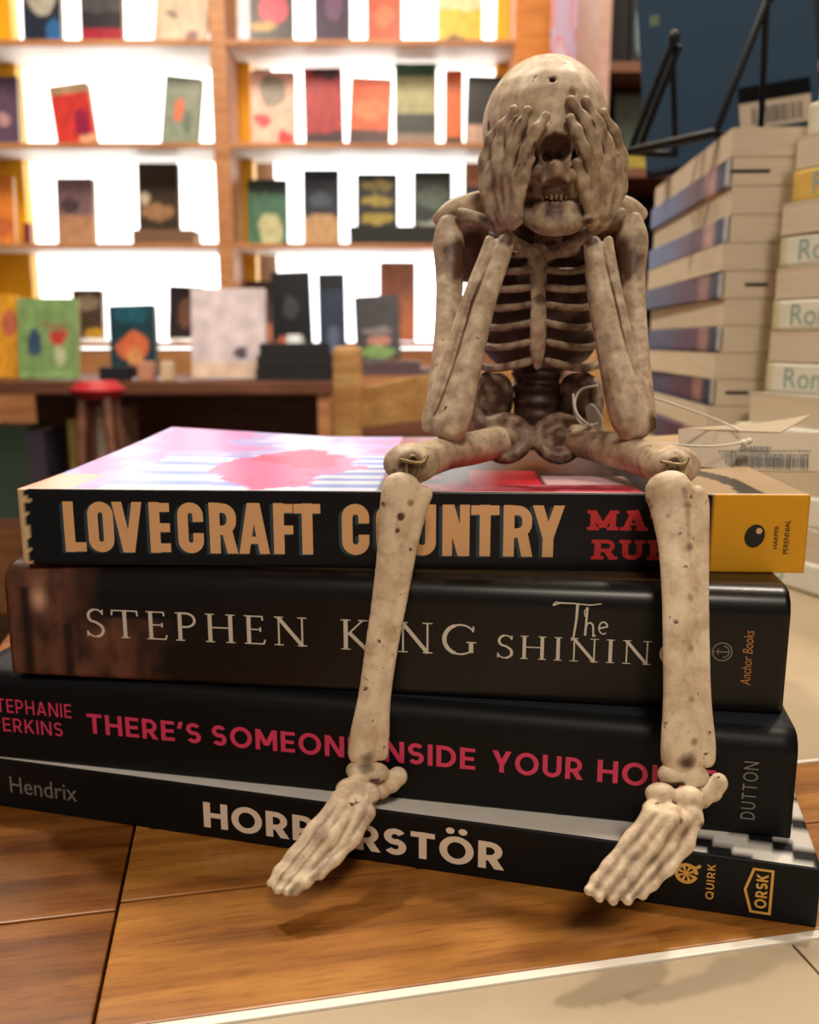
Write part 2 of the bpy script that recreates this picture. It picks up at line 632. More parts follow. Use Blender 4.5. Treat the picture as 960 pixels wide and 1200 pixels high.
def fit_text(bm, text, x0, x1, z0, z1, y, offset=0.0, rot90=False, shear=0.0, space=1.0, flip=False):
    """fit a line of built-in type into a box on a spine (local X right, Z up, facing -Y)"""
    me = bfont(text, 1.0, offset, shear, space)
    xs = [v.co.x for v in me.vertices]
    ys = [v.co.y for v in me.vertices]
    ax, bx, ay, by = min(xs), max(xs), min(ys), max(ys)
    if rot90:      # reads bottom to top
        sx = (z1 - z0) / (bx - ax)
        sy = (x1 - x0) / (by - ay)
        M = Matrix(((0, -sy, 0, x1 + ay * sy), (0, 0, -1, y), (sx, 0, 0, z0 - ax * sx), (0, 0, 0, 1)))
        if flip:   # reads top to bottom
            M = Matrix(((0, sy, 0, x0 - ay * sy), (0, 0, -1, y), (-sx, 0, 0, z1 + ax * sx), (0, 0, 0, 1)))
    else:
        sx = (x1 - x0) / (bx - ax)
        sy = (z1 - z0) / (by - ay)
        M = Matrix(((sx, 0, 0, x0 - ax * sx), (0, 0, -1, y), (0, sy, 0, z0 - ay * sy), (0, 0, 0, 1)))
    put_mesh(bm, me, M)
    bpy.data.meshes.remove(me)


def spineM(x, z, s, y, sx=None):
    sx = s if sx is None else sx
    return Matrix(((sx, 0, 0, x), (0, 0, -1, y), (0, s, 0, z), (0, 0, 0, 1)))


def face_out(bm):
    for f in bm.faces:
        f.normal_update()
    return bm


# ------------------------------------------------------------------ materials
M_paper = mat_noise('page_paper', '#d6cab6', '#c4b59e', 90, 0.9, (0.3, 0.3, 30), lo=0.3, hi=0.7, bump=0.15, spec=0.1)
M_paper_w = mat_noise('page_paper_pale', '#e2d2b0', '#d0bd98', 90, 0.9, (0.3, 0.3, 30), lo=0.3, hi=0.7, bump=0.15, spec=0.1)
M_print = mat_art('printed_cover', 0.32, 0.35)
M_matte = mat_art('matt_cover', 0.5, 0.22, 160, 0.12)
M_peach = mat('peach_ink', '#e0ac78', 0.5)
M_teal = mat('teal_shade_ink', '#24404c', 0.5)
M_redink = mat('red_ink', '#c22a30', 0.5)
M_silver = mat('pale_ink', '#cfc5b6', 0.4)
M_pink = mat('pink_ink', '#d83a62', 0.5)
M_bone_ink = mat('cream_ink', '#e9d6c0', 0.5)
M_grey_ink = mat('grey_ink', '#77736c', 0.5)
M_orange_ink = mat('orange_ink', '#b5793d', 0.5)
M_gold_ink = mat('ochre_ink', '#d8a54a', 0.5)
M_white_ink = mat('white_ink', '#dcd8d0', 0.5)
M_black = mat('black_ink', '#151310', 0.5)
M_oak = mat_wood('table_wood', '#7c4a1a', '#9c6428', '#b47c38', 0.36, 0, 1.6, 0.1)
M_oak_dark = mat_wood('table_wood_dark', '#5c3010', '#7c4a1c', '#94602a', 0.34, math.pi / 2, 1.6, 0.15)
M_cream = mat_noise('cream_laminate', '#b5a48a', '#aa987d', 14, 0.28, coat=0.15)
M_white_edge = mat('white_edging', '#efe6d8', 0.4)
M_orange_wood = mat_wood('shelf_wood', '#a0683f', '#b98053', '#c79064', 0.5, 0, 0.4)
M_shelf_white = mat('white_shelf_board', '#e9e6e2', 0.5)
M_dark_wood = mat_wood('dark_wood', '#5c382a', '#704634', '#80543f', 0.45, 0, 0.4)
M_chair = mat_wood('chair_wood', '#b07c46', '#c99a5c', '#d6ac70', 0.45, 0, 0.4)
M_yellow = mat('yellow_light_tint', '#f0b010', 0.5)  # wood tinted with the warm light that falls on it
M_wall = mat_noise('wall_plaster', '#8a6a52', '#80614a', 6, 0.9)
M_floor = mat_noise('floor_boards', '#4a3326', '#3a281e', 3, 0.6, (1, 8, 1))
M_ceil = mat('ceiling_paint', '#b8a894', 0.9)
M_glow = mat('bright_window', '#ffffff', 0.5, emit=(0.93, 0.98, 1.0), es=3.2)
M_wire = mat('black_metal', '#08080a', 0.5, 0.0, 0.3)
M_string = mat('white_thread', '#d9d2c4', 0.6)


def bone_mat(name, light, dark, stain_shade):
    m = mat(name, light, 0.5, spec=0.4)
    nt, N, L, b = nod(m)
    tc = N.new('ShaderNodeTexCoord')
    n1 = N.new('ShaderNodeTexNoise')
    n1.inputs['Scale'].default_value = 130
    n1.inputs['Detail'].default_value = 8
    n1.inputs['Roughness'].default_value = 0.65
    r1 = N.new('ShaderNodeValToRGB')
    r1.color_ramp.elements[0].position = 0.32
    r1.color_ramp.elements[1].position = 0.56
    r1.color_ramp.elements[0].color = (*col(dark), 1)
    r1.color_ramp.elements[1].color = (*col(light), 1)
    # speckles and streaks of brown wash
    n2 = N.new('ShaderNodeTexNoise')
    n2.inputs['Scale'].default_value = 420
    n2.inputs['Detail'].default_value = 3
    r2 = N.new('ShaderNodeMapRange')
    r2.inputs[1].default_value = 0.66
    r2.inputs[2].default_value = 0.74
    at = N.new('ShaderNodeAttribute')
    at.attribute_name = 'stain_shade'
    n3 = N.new('ShaderNodeTexNoise')
    n3.inputs['Scale'].default_value = 300
    n3.inputs['Detail'].default_value = 5
    ad = N.new('ShaderNodeMath')
    ad.operation = 'MULTIPLY_ADD'
    ad.inputs[1].default_value = 1.3
    sb = N.new('ShaderNodeMath')
    sb.operation = 'SUBTRACT'
    mr = N.new('ShaderNodeMapRange')
    mr.inputs[1].default_value = -0.34
    mr.inputs[2].default_value = 0.40
    mxm = N.new('ShaderNodeMath')
    mxm.operation = 'MAXIMUM'
    mx = N.new('ShaderNodeMixRGB')
    mx.inputs[2].default_value = (*col(stain_shade), 1)
    for n in (n1, n2, n3):
        L.new(tc.outputs['Object'], n.inputs['Vector'])
    L.new(n1.outputs['Fac'], r1.inputs[0])
    L.new(n2.outputs['Fac'], r2.inputs[0])
    L.new(at.outputs['Fac'], ad.inputs[0])
    ad.inputs[2].default_value = 0.0
    L.new(ad.outputs[0], sb.inputs[0])
    L.new(n3.outputs['Fac'], sb.inputs[1])
    L.new(sb.outputs[0], mr.inputs[0])
    L.new(mr.outputs[0], mxm.inputs[0])
    L.new(r2.outputs[0], mxm.inputs[1])
    L.new(mxm.outputs[0], mx.inputs[0])
    L.new(r1.outputs[0], mx.inputs[1])
    L.new(mx.outputs[0], b.inputs['Base Color'])
    bp = N.new('ShaderNodeBump')
    bp.inputs['Strength'].default_value = 0.35
    bp.inputs['Distance'].default_value = 0.0005
    L.new(n1.outputs['Fac'], bp.inputs['Height'])
    L.new(bp.outputs[0], b.inputs['Normal'])
    return m


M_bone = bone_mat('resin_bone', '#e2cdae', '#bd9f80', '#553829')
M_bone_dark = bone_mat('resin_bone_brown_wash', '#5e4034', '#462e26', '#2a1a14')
M_teeth = mat('resin_teeth', '#84684e', 0.45)

# ------------------------------------------------------------------ the setting
FZ = -0.75
tag(obj('floor', boxes((-3, -1.6, FZ - 0.1, 3, 3.4, FZ)), M_floor), kind='structure')
tag(obj('wall_back', boxes((-3, 3.3, FZ, 3, 3.4, 1.95)), M_wall), kind='structure')
tag(obj('wall_left', boxes((-3.1, -1.6, FZ, -3, 3.4, 1.95)), M_wall), kind='structure')
tag(obj('wall_right', boxes((3, -1.6, FZ, 3.1, 3.4, 1.95)), M_wall), kind='structure')
tag(obj('ceiling', boxes((-3, -1.6, 1.9, 3, 3.4, 2.0)), M_ceil), kind='structure')

# ------------------------------------------------------------------ the table (its own axes turned 11 degrees)
TA = math.radians(11)
table = thing('table', 'wooden table with cream inlaid panels under the pile of books', 'table', (0, 0, 0), (0, 0, TA))
bm = bmesh.new()
UL, UR, VB, VF = -0.107, 0.70, -0.16, 0.86
zt, g = -0.022, 0.0007
# boards left of the long seam, then the two cross boards
for v0, v1 in ((VB, -0.0305), (-0.0305, 0.044), (0.044, 0.118), (0.118, 0.1925), (0.1925, 0.267), (0.267, 0.415), (0.415, 0.563), (0.563, 0.711), (0.711, VF)):
    box(bm, UL, v0 + g / 2, zt, -0.0325 - g / 2, v1 - g / 2, 0, 0.0005)
obj('side_boards', bm, M_oak_dark, table)
bm = bmesh.new()
for v0, v1 in ((0.155, 0.1955), (0.1955, 0.2274)):
    box(bm, -0.0325 + g / 2, v0 + g / 2, zt, UR, v1 - g / 2, 0, 0.0005)
for v0, v1 in ((0.2274, 0.267), (0.267, 0.415), (0.415, 0.563), (0.563, VF)):
    box(bm, -0.0325 + g / 2, v0 + g / 2, zt, 0.0415, v1 - g / 2, 0, 0.0005)
obj('tabletop', bm, M_oak, table)
for (u0, u1, v0, v1) in ((-0.0325, 0.1158, VB, 0.1525), (0.1164, UR, VB, 0.1525), (0.042, UR, 0.2290, 0.545), (0.042, UR, 0.5456, VF)):
    obj('inlay_panel', boxes((u0, v0, zt, u1, v1, -0.0003), bev=0.0004), M_cream, table)
for (v0, v1, u0) in ((0.1526, 0.1549, -0.0325), (0.2275, 0.2289, 0.042)):
    obj('edge_strip', boxes((u0, v0, zt, UR, v1, 0.0002), bev=0.0003), M_white_edge, table)
obj('apron', boxes((UL + 0.02, VB + 0.03, zt - 0.08, UR - 0.02, VB + 0.05, zt), (UL + 0.02, VF - 0.05, zt - 0.08, UR - 0.02, VF - 0.03, zt), (UL + 0.02, VB + 0.05, zt - 0.08, UL + 0.04, VF - 0.05, zt), (UR - 0.04, VB + 0.05, zt - 0.08, UR - 0.02, VF - 0.05, zt)), M_dark_wood, table)
for u in (UL + 0.02, UR - 0.07):
    for v in (VB + 0.03, VF - 0.08):
        obj('leg', boxes((u, v, FZ, u + 0.05, v + 0.05, zt), bev=0.004), M_dark_wood, table)


# ------------------------------------------------------------------ books
def cover_mesh(L, W, T, art, r0, r1, nx, ny, lift=None, thick=0.0004):
    """a wrapped cover: bottom board, spine (facing -Y, along X) and top board as one skin.
    r0 / r1 = rounding at the lower / upper spine edge; art(region, u, v) gives the print"""
    prof = [(W * (1 - i / 6), 0.0, 'bottom', i / 6) for i in range(6)]
    prof += [(r0 - r0 * math.sin(math.radians(a)), r0 - r0 * math.cos(math.radians(a)), 'spine', 0.0) for a in (0, 30, 60, 90)]
    ns = 22
    prof += [(0.0, r0 + (T - r0 - r1) * i / ns, 'spine', 0) for i in range(1, ns)]
    prof += [(r1 - r1 * math.cos(math.radians(a)), T - r1 + r1 * math.sin(math.radians(a)), 'spine', 0) for a in (0, 30, 60, 90)]
    prof += [(r1 + (W - r1) * i / ny, T, 'top', i / ny) for i in range(1, ny + 1)]
    bm = bmesh.new()
    cl = bm.loops.layers.color.new('Col') if False else bm.loops.layers.float_color.new('Col')
    grid = []
    for i in range(nx + 1):
        u = i / nx
        row = []
        for (y, z, reg, v) in prof:
            dz = lift(u, y / W) if (lift and reg == 'top') else 0
            row.append(bm.verts.new((u * L, y, z + dz)))
        grid.append(row)
    for i in range(nx):
        for j in range(len(prof) - 1):
            f = bm.faces.new((grid[i][j], grid[i + 1][j], grid[i + 1][j + 1], grid[i][j + 1]))
            f.smooth = True
            ya, yb = prof[j], prof[j + 1]
            reg = yb[2] if yb[2] == ya[2] else ('spine' if 'spine' in (ya[2], yb[2]) and yb[2] != 'top' else yb[2])
            k_ = 1 if reg == 'spine' else 0
            D_ = T if reg == 'spine' else W
            for lp, (uu, q) in zip(f.loops, ((i, ya), (i + 1, ya), (i + 1, yb), (i, yb))):
                lp[cl] = (*art(reg, uu / nx, q[k_] / D_), 1)
    bmesh.ops.recalc_face_normals(bm, faces=bm.faces)
    me = bpy.data.meshes.new('cover')
    bm.to_mesh(me)
    bm.free()
    return me


def make_book(root, L, W, T, art, paper, cmat, r0=0.001, r1=0.001, nx=24, ny=8, lift=None, inset=0.0, thick=0.0004, rim=None):
    me = cover_mesh(L, W, T, art, r0, r1, nx, ny, lift, thick)
    c = obj('cover', me, cmat, root)
    s = c.modifiers.new('board', 'SOLIDIFY')
    s.thickness = thick
    s.offset = -1
    if rim:
        c.data.materials.append(rim)
        s.material_offset_rim = 1
    e = 0.0001
    pb = obj('page_block', boxes((inset + e, max(r0, r1) * 0.7 + 0.0008, thick + e, L - inset - e, W - inset - e, T - thick - e)), paper, root)
    return c, pb


def fbm(x, y, s=0.0):
    return noise.fractal(Vector((x, y, s)), 1.0, 2.0, 4)


BK = col('#121216')

# --- lowest book: black spine with cream title, white and black top cover
A4 = math.radians(-14.19)
L4, T4 = 0.2205, 0.0148
c4 = Vector((0.0924, 0.1764, 0))
d4 = Vector((math.cos(A4), math.sin(A4), 0))


def art_low(reg, u, v):
    if reg == 'top':
        if u > 0.8 and v < 0.2:
            return col('#d8d4cc') if math.sin((u * 60 + v * 70)) > -0.2 else col('#141414')
        if v < 0.25:
            return col('#cfcac2')
        return col('#b98a72') if fbm(u * 4, v * 3) > -0.2 else col('#a27460')
    return col('#0d0e10')


bk = thing('book', 'lowest black book of the pile, bold cream title and ochre emblems, on the wooden table', 'book', c4 - d4 * L4, (0, 0, A4))
cov, _ = make_book(bk, L4, 0.170, T4, art_low, M_paper_w, M_matte, 0.0006, 0.0006, 220, 60)
y = -0.00012


def sx4(px, py=None):      # spine position (distance from left end) of a pixel column
    a = (px - 480) / F
    b = ((py or 1000) - 600) / F
    d = Vector((a, cT - b * sT, -sT - b * cT))
    # intersect with the vertical plane through c4 along d4
    n = Vector((-d4.y, d4.x, 0))
    t = (c4 - Vector((0, 0, H))).dot(n) / d.dot(n)
    p = Vector((0, 0, H)) + d * t
    return (p - (c4 - d4 * L4)).dot(d4), p.z


def spine_box(c, dvec, L, px0, py0, px1, py1):
    out = []
    n = Vector((-dvec.y, dvec.x, 0))
    for px, py in ((px0, py0), (px1, py1)):
        d = Vector(((px - 480) / F, cT - (py - 600) / F * sT, -sT - (py - 600) / F * cT))
        t = (c - Vector((0, 0, H))).dot(n) / d.dot(n)
        p = Vector((0, 0, H)) + d * t
        out.append(((p - (c - dvec * L)).dot(dvec), p.z))
    return out


(xa, za), (xb, zb) = spine_box(c4, d4, L4, 240, 978, 590, 1024)
bm = bmesh.new()
geo_text(bm, 'HORRORSTÖR', xa, xb, 0.0031, 0.0104, y, 0.21, 0.12)
obj('lettering', bm, M_bone_ink, cov)
(xa, za), (xb, zb) = spine_box(c4, d4, L4, 14, 940, 91, 940)
bm = bmesh.new()
fit_text(bm, 'Hendrix', xa, xb, 0.0050, 0.0100, y, 0.0)
obj('lettering', bm, M_grey_ink, cov)
(xa, za), (xb, zb) = spine_box(c4, d4, L4, 826, 1062, 839, 1012)
bm = bmesh.new()
geo_text(bm, 'QUIRK', xa, xb, 0.0035, 0.0125, y, 0.16, 0.22, rot90=True)
obj('lettering', bm, M_gold_ink, cov)
# round emblem: a disc with spokes and a small tail
(xa, _), (xb, _) = spine_box(c4, d4, L4, 788, 1032, 820, 1032)
bm = bmesh.new()
cx, cz, rr = (xa + xb) / 2, 0.0093, (xb - xa) / 2 * 0.9
Ms = spineM(cx, cz, rr, y)
strokes(bm, Ms, ribbon(arc(0, 0, 0.82, 0.82, 0, 345, 24), 0.30))
strokes(bm, Ms, [arc(0, 0, 0.2, 0.2, 0, 330, 11)])
for k in range(8):
    a = math.radians(k * 45 + 22)
    strokes(bm, Ms, ribbon([(0.1 * math.cos(a), 0.1 * math.sin(a)), (0.8 * math.cos(a), 0.8 * math.sin(a))], 0.10, 0.30))
strokes(bm, Ms, ribbon([(0.6, 0.6), (1.0, 0.75), (1.05, 0.95)], 0.25))
obj('emblem', bm, M_gold_ink, cov)
# house-shaped frame with the store name
(xa, _), (xb, _) = spine_box(c4, d4, L4, 873, 1045, 904, 1045)
bm = bmesh.new()
w = xb - xa
fr = [(xa + w * 0.28, 0.0020), (xb, 0.0020), (xb, 0.0128), (xa + w * 0.28, 0.0128), (xa, 0.0074)]
strokes(bm, Matrix(((1, 0, 0, 0), (0, 0, -1, y), (0, 1, 0, 0), (0, 0, 0, 1))), ribbon(fr, 0.0006, closed=True))
geo_text(bm, 'ORSK', xa + w * 0.40, xb - w * 0.15, 0.0031, 0.0117, y, 0.2, 0.14, rot90=True)
obj('lettering', bm, M_gold_ink, cov)

# --- second book: black with pink title
A3 = math.radians(-11.34)
L3, Z3, T3 = 0.2185, T4, 0.0262
d3 = Vector((math.cos(A3), math.sin(A3), 0))
c3 = Vector((0.0905, 0.1885, Z3))


def art_pink(reg, u, v):
    if reg == 'top':
        return col('#23262e')
    return col('#0b0c0e')


bk = thing('book', 'thick black book with pink sans serif title, second from the bottom of the pile', 'book', c3 - d3 * L3, (0, 0, A3))
cov, _ = make_book(bk, L3, 0.145, T3, art_pink, M_paper_w, M_matte, 0.0008, 0.0045, 60, 12)
bm = bmesh.new()
(xa, _), (xb, _) = spine_box(c3, d3, L3, 104, 852, 385, 880)
pxs = spine_box(c3, d3, L3, 104, 852, 843, 925)
x0, x1 = pxs[0][0], pxs[1][0]
# the words run past the right leg; lengths measured on the visible words
w_there = spine_box(c3, d3, L3, 103, 856, 236, 866)
w_someone = spine_box(c3, d3, L3, 249, 868, 425, 885)
w_inside = spine_box(c3, d3, L3, 441, 892, 557, 896)
w_your = spine_box(c3, d3, L3, 577, 902, 683, 908)
w_house = spine_box(c3, d3, L3, 700, 912, 838, 922)
for t_, wv in (("THERE’S", w_there), ('SOMEONE', w_someone), ('INSIDE', w_inside), ('YOUR', w_your), ('HOUSE', w_house)):
    geo_text(bm, t_, wv[0][0], wv[1][0], 0.0102, 0.0160, y, 0.185, 0.15)
obj('lettering', bm, M_pink, cov)
bm = bmesh.new()
wv = spine_box(c3, d3, L3, -14, 832, 84, 835)
geo_text(bm, 'STEPHANIE', wv[0][0], wv[1][0], 0.0141, 0.0182, y, 0.14, 0.2)
wv = spine_box(c3, d3, L3, -8, 857, 74, 860)
geo_text(bm, 'PERKINS', wv[0][0], wv[1][0], 0.0084, 0.0125, y, 0.14, 0.2)
obj('lettering', bm, M_pink, cov)
bm = bmesh.new()
wv = spine_box(c3, d3, L3, 870, 925, 887, 925)
geo_text(bm, 'DUTTON', wv[0][0], wv[1][0], 0.0042, 0.0190, y, 0.12, 0.25, rot90=True)
obj('lettering', bm, M_grey_ink, cov)

# --- third book: dark brown-black with thin roman lettering
A2 = math.radians(-7.6)
L2, Z2, T2 = 0.2020, Z3 + T3, 0.0315
d2 = Vector((math.cos(A2), math.sin(A2), 0))
c2 = Vector((0.0912, 0.2000, Z2))


def art_brown(reg, u, v):
    if reg == 'spine':
        def mixc(a, b, t):
            t = min(1, max(0, t))
            return tuple(x + (y_ - x) * t for x, y_ in zip(a, b))
        n = fbm(u * 34, v * 3.2, 3.0)
        dark = col('#110d0c')
        c = mixc(col('#3a241b'), col('#6e4634'), 0.5 + 1.1 * n)
        spot = math.exp(-((u - 0.047) / 0.010) ** 2 - ((v - 0.70) / 0.10) ** 2)
        c = mixc(c, col('#d8a98c'), spot)
        bar = math.exp(-((u - 0.026) / 0.007) ** 4) * (1 if v < 0.8 else 0)
        c = mixc(c, col('#241610'), bar)
        c = mixc(c, dark, (u - 0.085) / 0.05 + 0.5 * n if v > 0.55 else (u - 0.17) / 0.06 + 0.6 * n)
        if 0.078 < u < 0.088 and v < 0.5:
            c = mixc(c, dark, 0.7)
        return c
    if reg == 'top':
        return col('#3a2c1c') if u < 0.9 else col('#33261a')
    return col('#18130f')


bk = thing('book', 'dark glossy book with thin pale serif lettering, third from the bottom of the pile', 'book', c2 - d2 * L2, (0, 0, A2))
cov, _ = make_book(bk, L2, 0.131, T2, art_brown, M_paper, M_print, 0.0015, 0.0055, 160, 12)


def roman_word(bm, word, x0, x1, z0, z1):
    ws = [roman(c) for c in word if c != ' ']
    gap = 0.20
    tot = sum(w for _, w in ws) + gap * (len(ws) - 1) + 0.25 * word.count(' ')
    s = (x1 - x0) / tot
    x = x0
    i = 0
    for c in word:
        if c == ' ':
            x += 0.25 * s
            continue
        q, w = ws[i]
        i += 1
        strokes(bm, spineM(x, z0, z1 - z0, y, s), q)
        x += (w + gap) * s


bm = bmesh.new()
wv = spine_box(c2, d2, L2, 102, 740, 361, 755)
roman_word(bm, 'STEPHEN', wv[0][0], wv[1][0], 0.0122, 0.0200)
wv = spine_box(c2, d2, L2, 399, 755, 559, 760)
roman_word(bm, 'KING', wv[0][0], wv[1][0], 0.0119, 0.0200)
wv = spine_box(c2, d2, L2, 582, 770, 806, 778)
roman_word(bm, 'SHINING', wv[0][0], wv[1][0], 0.0116, 0.0177)
wv = spine_box(c2, d2, L2, 670, 740, 712, 740)
strokes(bm, spineM(wv[0][0], 0.0180, 0.0086, y, wv[1][0] - wv[0][0]), script_the())
obj('lettering', bm, M_silver, cov)
bm = bmesh.new()
wv = spine_box(c2, d2, L2, 869, 780, 881, 780)
fit_text(bm, 'Anchor Books', wv[0][0], wv[1][0], 0.0075, 0.0215, y, 0.0, rot90=True, shear=0.2)
obj('lettering', bm, M_orange_ink, cov)
bm = bmesh.new()
wv = spine_box(c2, d2, L2, 834, 770, 858, 770)
rr = (wv[1][0] - wv[0][0]) / 2
Ms = spineM((wv[0][0] + wv[1][0]) / 2, 0.0158, rr, y)
strokes(bm, Ms, ribbon(arc(0, 0, 0.95, 0.95, 0, 360, 24), 0.13))
strokes(bm, Ms, ribbon([(-0.9, 0), (0.72, 0)], 0.12))
strokes(bm, Ms, ribbon(arc(0.0, 0, 0.68, 0.62, -80, 80, 12), 0.12))
strokes(bm, Ms, ribbon([(-0.4, -0.3), (-0.4, 0.3)], 0.12))
obj('emblem', bm, M_grey_ink, cov)

# --- top book: black spine, peach condensed title, yellow block at the right, colourful cover
Z1, T1 = Z2 + T2, 0.0205
A1 = math.radians(-2.6)
d1 = Vector((math.cos(A1), math.sin(A1), 0))
L1, W1 = 0.2045, 0.131
c1 = Vector((0.1012, 0.2166, Z1))


def art_top(reg, u, v):
    if reg == 'spine':
        wear = 0.008 + 0.012 * max(0, fbm(v * 9, 1.7) + 0.15)
        if u < wear:
            return col('#d8b98c')
        if u > 0.882:
            return col('#d99a1c')
        return col('#0e0e13')
    if reg == 'top':
        n = fbm(u * 5, v * 4, 5)
        if v < 0.012:
            return col('#e8dcd8')
        if u > 0.86:
            e = ((u - 0.86) / 0.09) ** 2 + ((v - 0.1) / 0.28) ** 2
            return col('#2c2622') if e < 1 and e > 0.45 else col('#b59a76')
        if u > 0.46:
            # red, pink and black bands round the seat
            if v < 0.10 and 0.47 < u < 0.80:
                return col('#b02438') if fbm(u * 22, v * 30) > -0.1 else col('#d8607a')
            if 0.58 < u < 0.68 and 0.10 < v < 0.3:
                return col('#c81f34')
            if 0.68 < u < 0.8 and v < 0.22:
                return col('#c9a6ac')
            if n > 0.25:
                return col('#8f2336')
            return col('#1d1a22')
        # pale stripes at left with a pink shape
        px_ = abs(u - 0.31) + 0.35 * abs(v - 0.32)
        if u > 0.2 and px_ < 0.13 + 0.04 * fbm(u * 14, v * 8):
            return col('#d06aa0') if n > -0.12 else col('#c4507c')
        if u < 0.07 and v < 0.2:
            return col('#f0b3a2')
        if u > 0.37 and v < 0.55:
            return col('#cdd6ee') if math.sin(v * 75) > 0 else col('#6f8ad6')
        if v < 0.5 and u > 0.10:
            return col('#ccd6f2') if math.sin(v * 46 + u * 3) > -0.3 else col('#7c96e0')
        if n > 0.18:
            return col('#c88cc8')
        return col('#a9a2e2') if n > -0.12 else col('#c4c6ec')
    return col('#17161a')


def lift_top(u, v):
    a = max(0, 1 - u / 0.32) * max(0, v - 0.1) ** 1.4 * 0.0042
    b = max(0, (u - 0.9) / 0.1) * (max(0, v - 0.05)) * 0.0016
    return a + b


bk = thing('book', 'top book of the pile with peach title and yellow spine end under the skeleton', 'book', c1 - d1 * L1, (0, 0, A1))
M_cover_gloss = mat_art('glossy_cover', 0.3, 0.35)
cov, _ = make_book(bk, L1, W1, T1, art_top, M_paper, M_cover_gloss, 0.0005, 0.0005, 200, 90, lift=lift_top)
bm = bmesh.new()
bs = bmesh.new()
letters = [('L', 75, 110), ('O', 116, 150), ('V', 152, 190), ('E', 194, 226), ('C', 230, 264), ('R', 268, 304), ('A', 305, 344), ('F', 348, 378), ('T', 377, 412),
           ('C', 433, 467)]
letters = [('L', 76, 103), ('O', 104, 134), ('V', 133, 168), ('E', 176, 202), ('C', 209, 239), ('R', 246, 278), ('A', 280, 316), ('F', 321, 346), ('T', 345, 376),
           ('C', 401, 433), ('O', 441, 473), ('U', 479, 511), ('N', 518, 551), ('T', 552, 585), ('R', 590, 624), ('Y', 624, 661)]
for ch, p0, p1 in letters:
    wv = spine_box(c1, d1, L1, p0, 622, p1, 622)
    w = wv[1][0] - wv[0][0]
    hgt = 0.0136
    q = gothic(ch, w / hgt, 0.205)
    strokes(bm, spineM(wv[0][0], 0.0037, hgt, y * 2), q)
    strokes(bs, spineM(wv[0][0] - 0.0009, 0.0033, hgt, y), q)
obj('lettering', bm, M_peach, cov)
obj('letter_shadow_print', bs, M_teal, cov)
bm = bmesh.new()
for word, p0, z0 in (('MATT', 688, 0.0109), ('RUFF', 694, 0.0032)):
    x = spine_box(c1, d1, L1, p0, 620, p0, 620)[0][0]
    for ch in word:
        q, w = slab(ch)
        strokes(bm, spineM(x, z0, 0.0052, y, 0.0064), q)
        x += (w + 0.06) * 0.0064
obj('lettering', bm, M_redink, cov)
bm = bmesh.new()
wv = spine_box(c1, d1, L1, 872, 629, 897, 629)
rr = (wv[1][0] - wv[0][0]) / 2
Ms = spineM((wv[0][0] + wv[1][0]) / 2, 0.0098, rr, y)
strokes(bm, Ms, [[(x * 0.95 + z * 0.1, z * 1.12) for x, z in arc(0, 0, 1, 1, 0, 345, 23)]])
wv2 = spine_box(c1, d1, L1, 907, 629, 912, 629)
fit_text(bm, 'HARPER', wv2[0][0], wv2[1][0], 0.0065, 0.0125, y, 0.0, rot90=True)
wv2 = spine_box(c1, d1, L1, 919, 629, 925, 629)
fit_text(bm, 'PERENNIAL', wv2[0][0], wv2[1][0], 0.0052, 0.0140, y, 0.0, rot90=True)
obj('lettering', bm, M_black, cov)
bm = bmesh.new()
strokes(bm, spineM(Ms[0][3] + rr * 0.35, 0.0098 + rr * 0.5, rr * 0.3, y * 2), [arc(0, 0, 1, 1, 0, 340, 17)])
obj('emblem_highlight_dot', bm, M_peach, cov)

# ------------------------------------------------------------------ stacks of paperbacks at the right
SL, SW = 0.200, 0.128
STA = 0.01556
rnd = random.Random(3)


def art_purple(reg, u, v):
    if reg == 'spine':
        bands = ((0.0, '#6478ac'), (0.36, '#62709c'), (0.52, '#6c5570'), (0.74, '#6a4a5e'), (0.77, '#c49a90'), (0.85, '#c49a90'), (0.88, '#4a4a6a'), (0.93, '#2c2a3c'), (0.96, '#34324a'), (0.975, '#b8bcc8'), (1.0, '#b8bcc8'))
        for (a, ca), (b, cb) in zip(bands, bands[1:]):
            if a <= u <= b:
                k = (u - a) / (b - a)
                m_ = 0.9 + 0.25 * noise.noise(Vector((u * 25, v * 3, 2)))
                return tuple((x + (y_ - x) * k) * m_ for x, y_ in zip(col(ca), col(cb)))
        if u > 0.965:
            return col('#b8bcc8')
        if u > 0.93:
            return col('#2c2a3c')
        if u > 0.86:
            return col('#4a4a6a')
        if u > 0.76:
            return col('#c49a90')
        if u > 0.46:
            return col('#6a4a5e') if v < 0.6 else col('#5c4258')
        return col('#5a74b0') if v > 0.35 else col('#3f4a72')
    return col('#55506a')


def art_maroon(reg, u, v):
    c = art_purple(reg, u, v)
    k = (0.62, 0.5, 0.5) if u < 0.96 else (0.9, 0.9, 0.9)
    if reg == 'spine' and 0.40 < u < 0.75:
        k = (0.7, 0.5, 0.55)
    return tuple(x * y_ for x, y_ in zip(c, k))


def ordinal(i):
    return ['topmost', 'second', 'third', 'fourth', 'fifth', 'sixth', 'seventh', 'eighth', 'ninth', 'tenth', 'eleventh', 'twelfth', 'thirteenth', 'fourteenth', 'fifteenth', 'sixteenth', 'seventeenth'][i]


stackA_dx = [0, 0, 0.002, 0.001, -0.001, 0, 0.002, 0.001, -0.001, -0.001, -0.004, -0.005, -0.004, -0.004, -0.003, -0.003]
proto = {}


def copy_tree(o, parent=None):
    c = o.copy()
    C.objects.link(c)
    if parent:
        c.parent = parent
    for ch in list(o.children):
        copy_tree(ch, c)
    return c


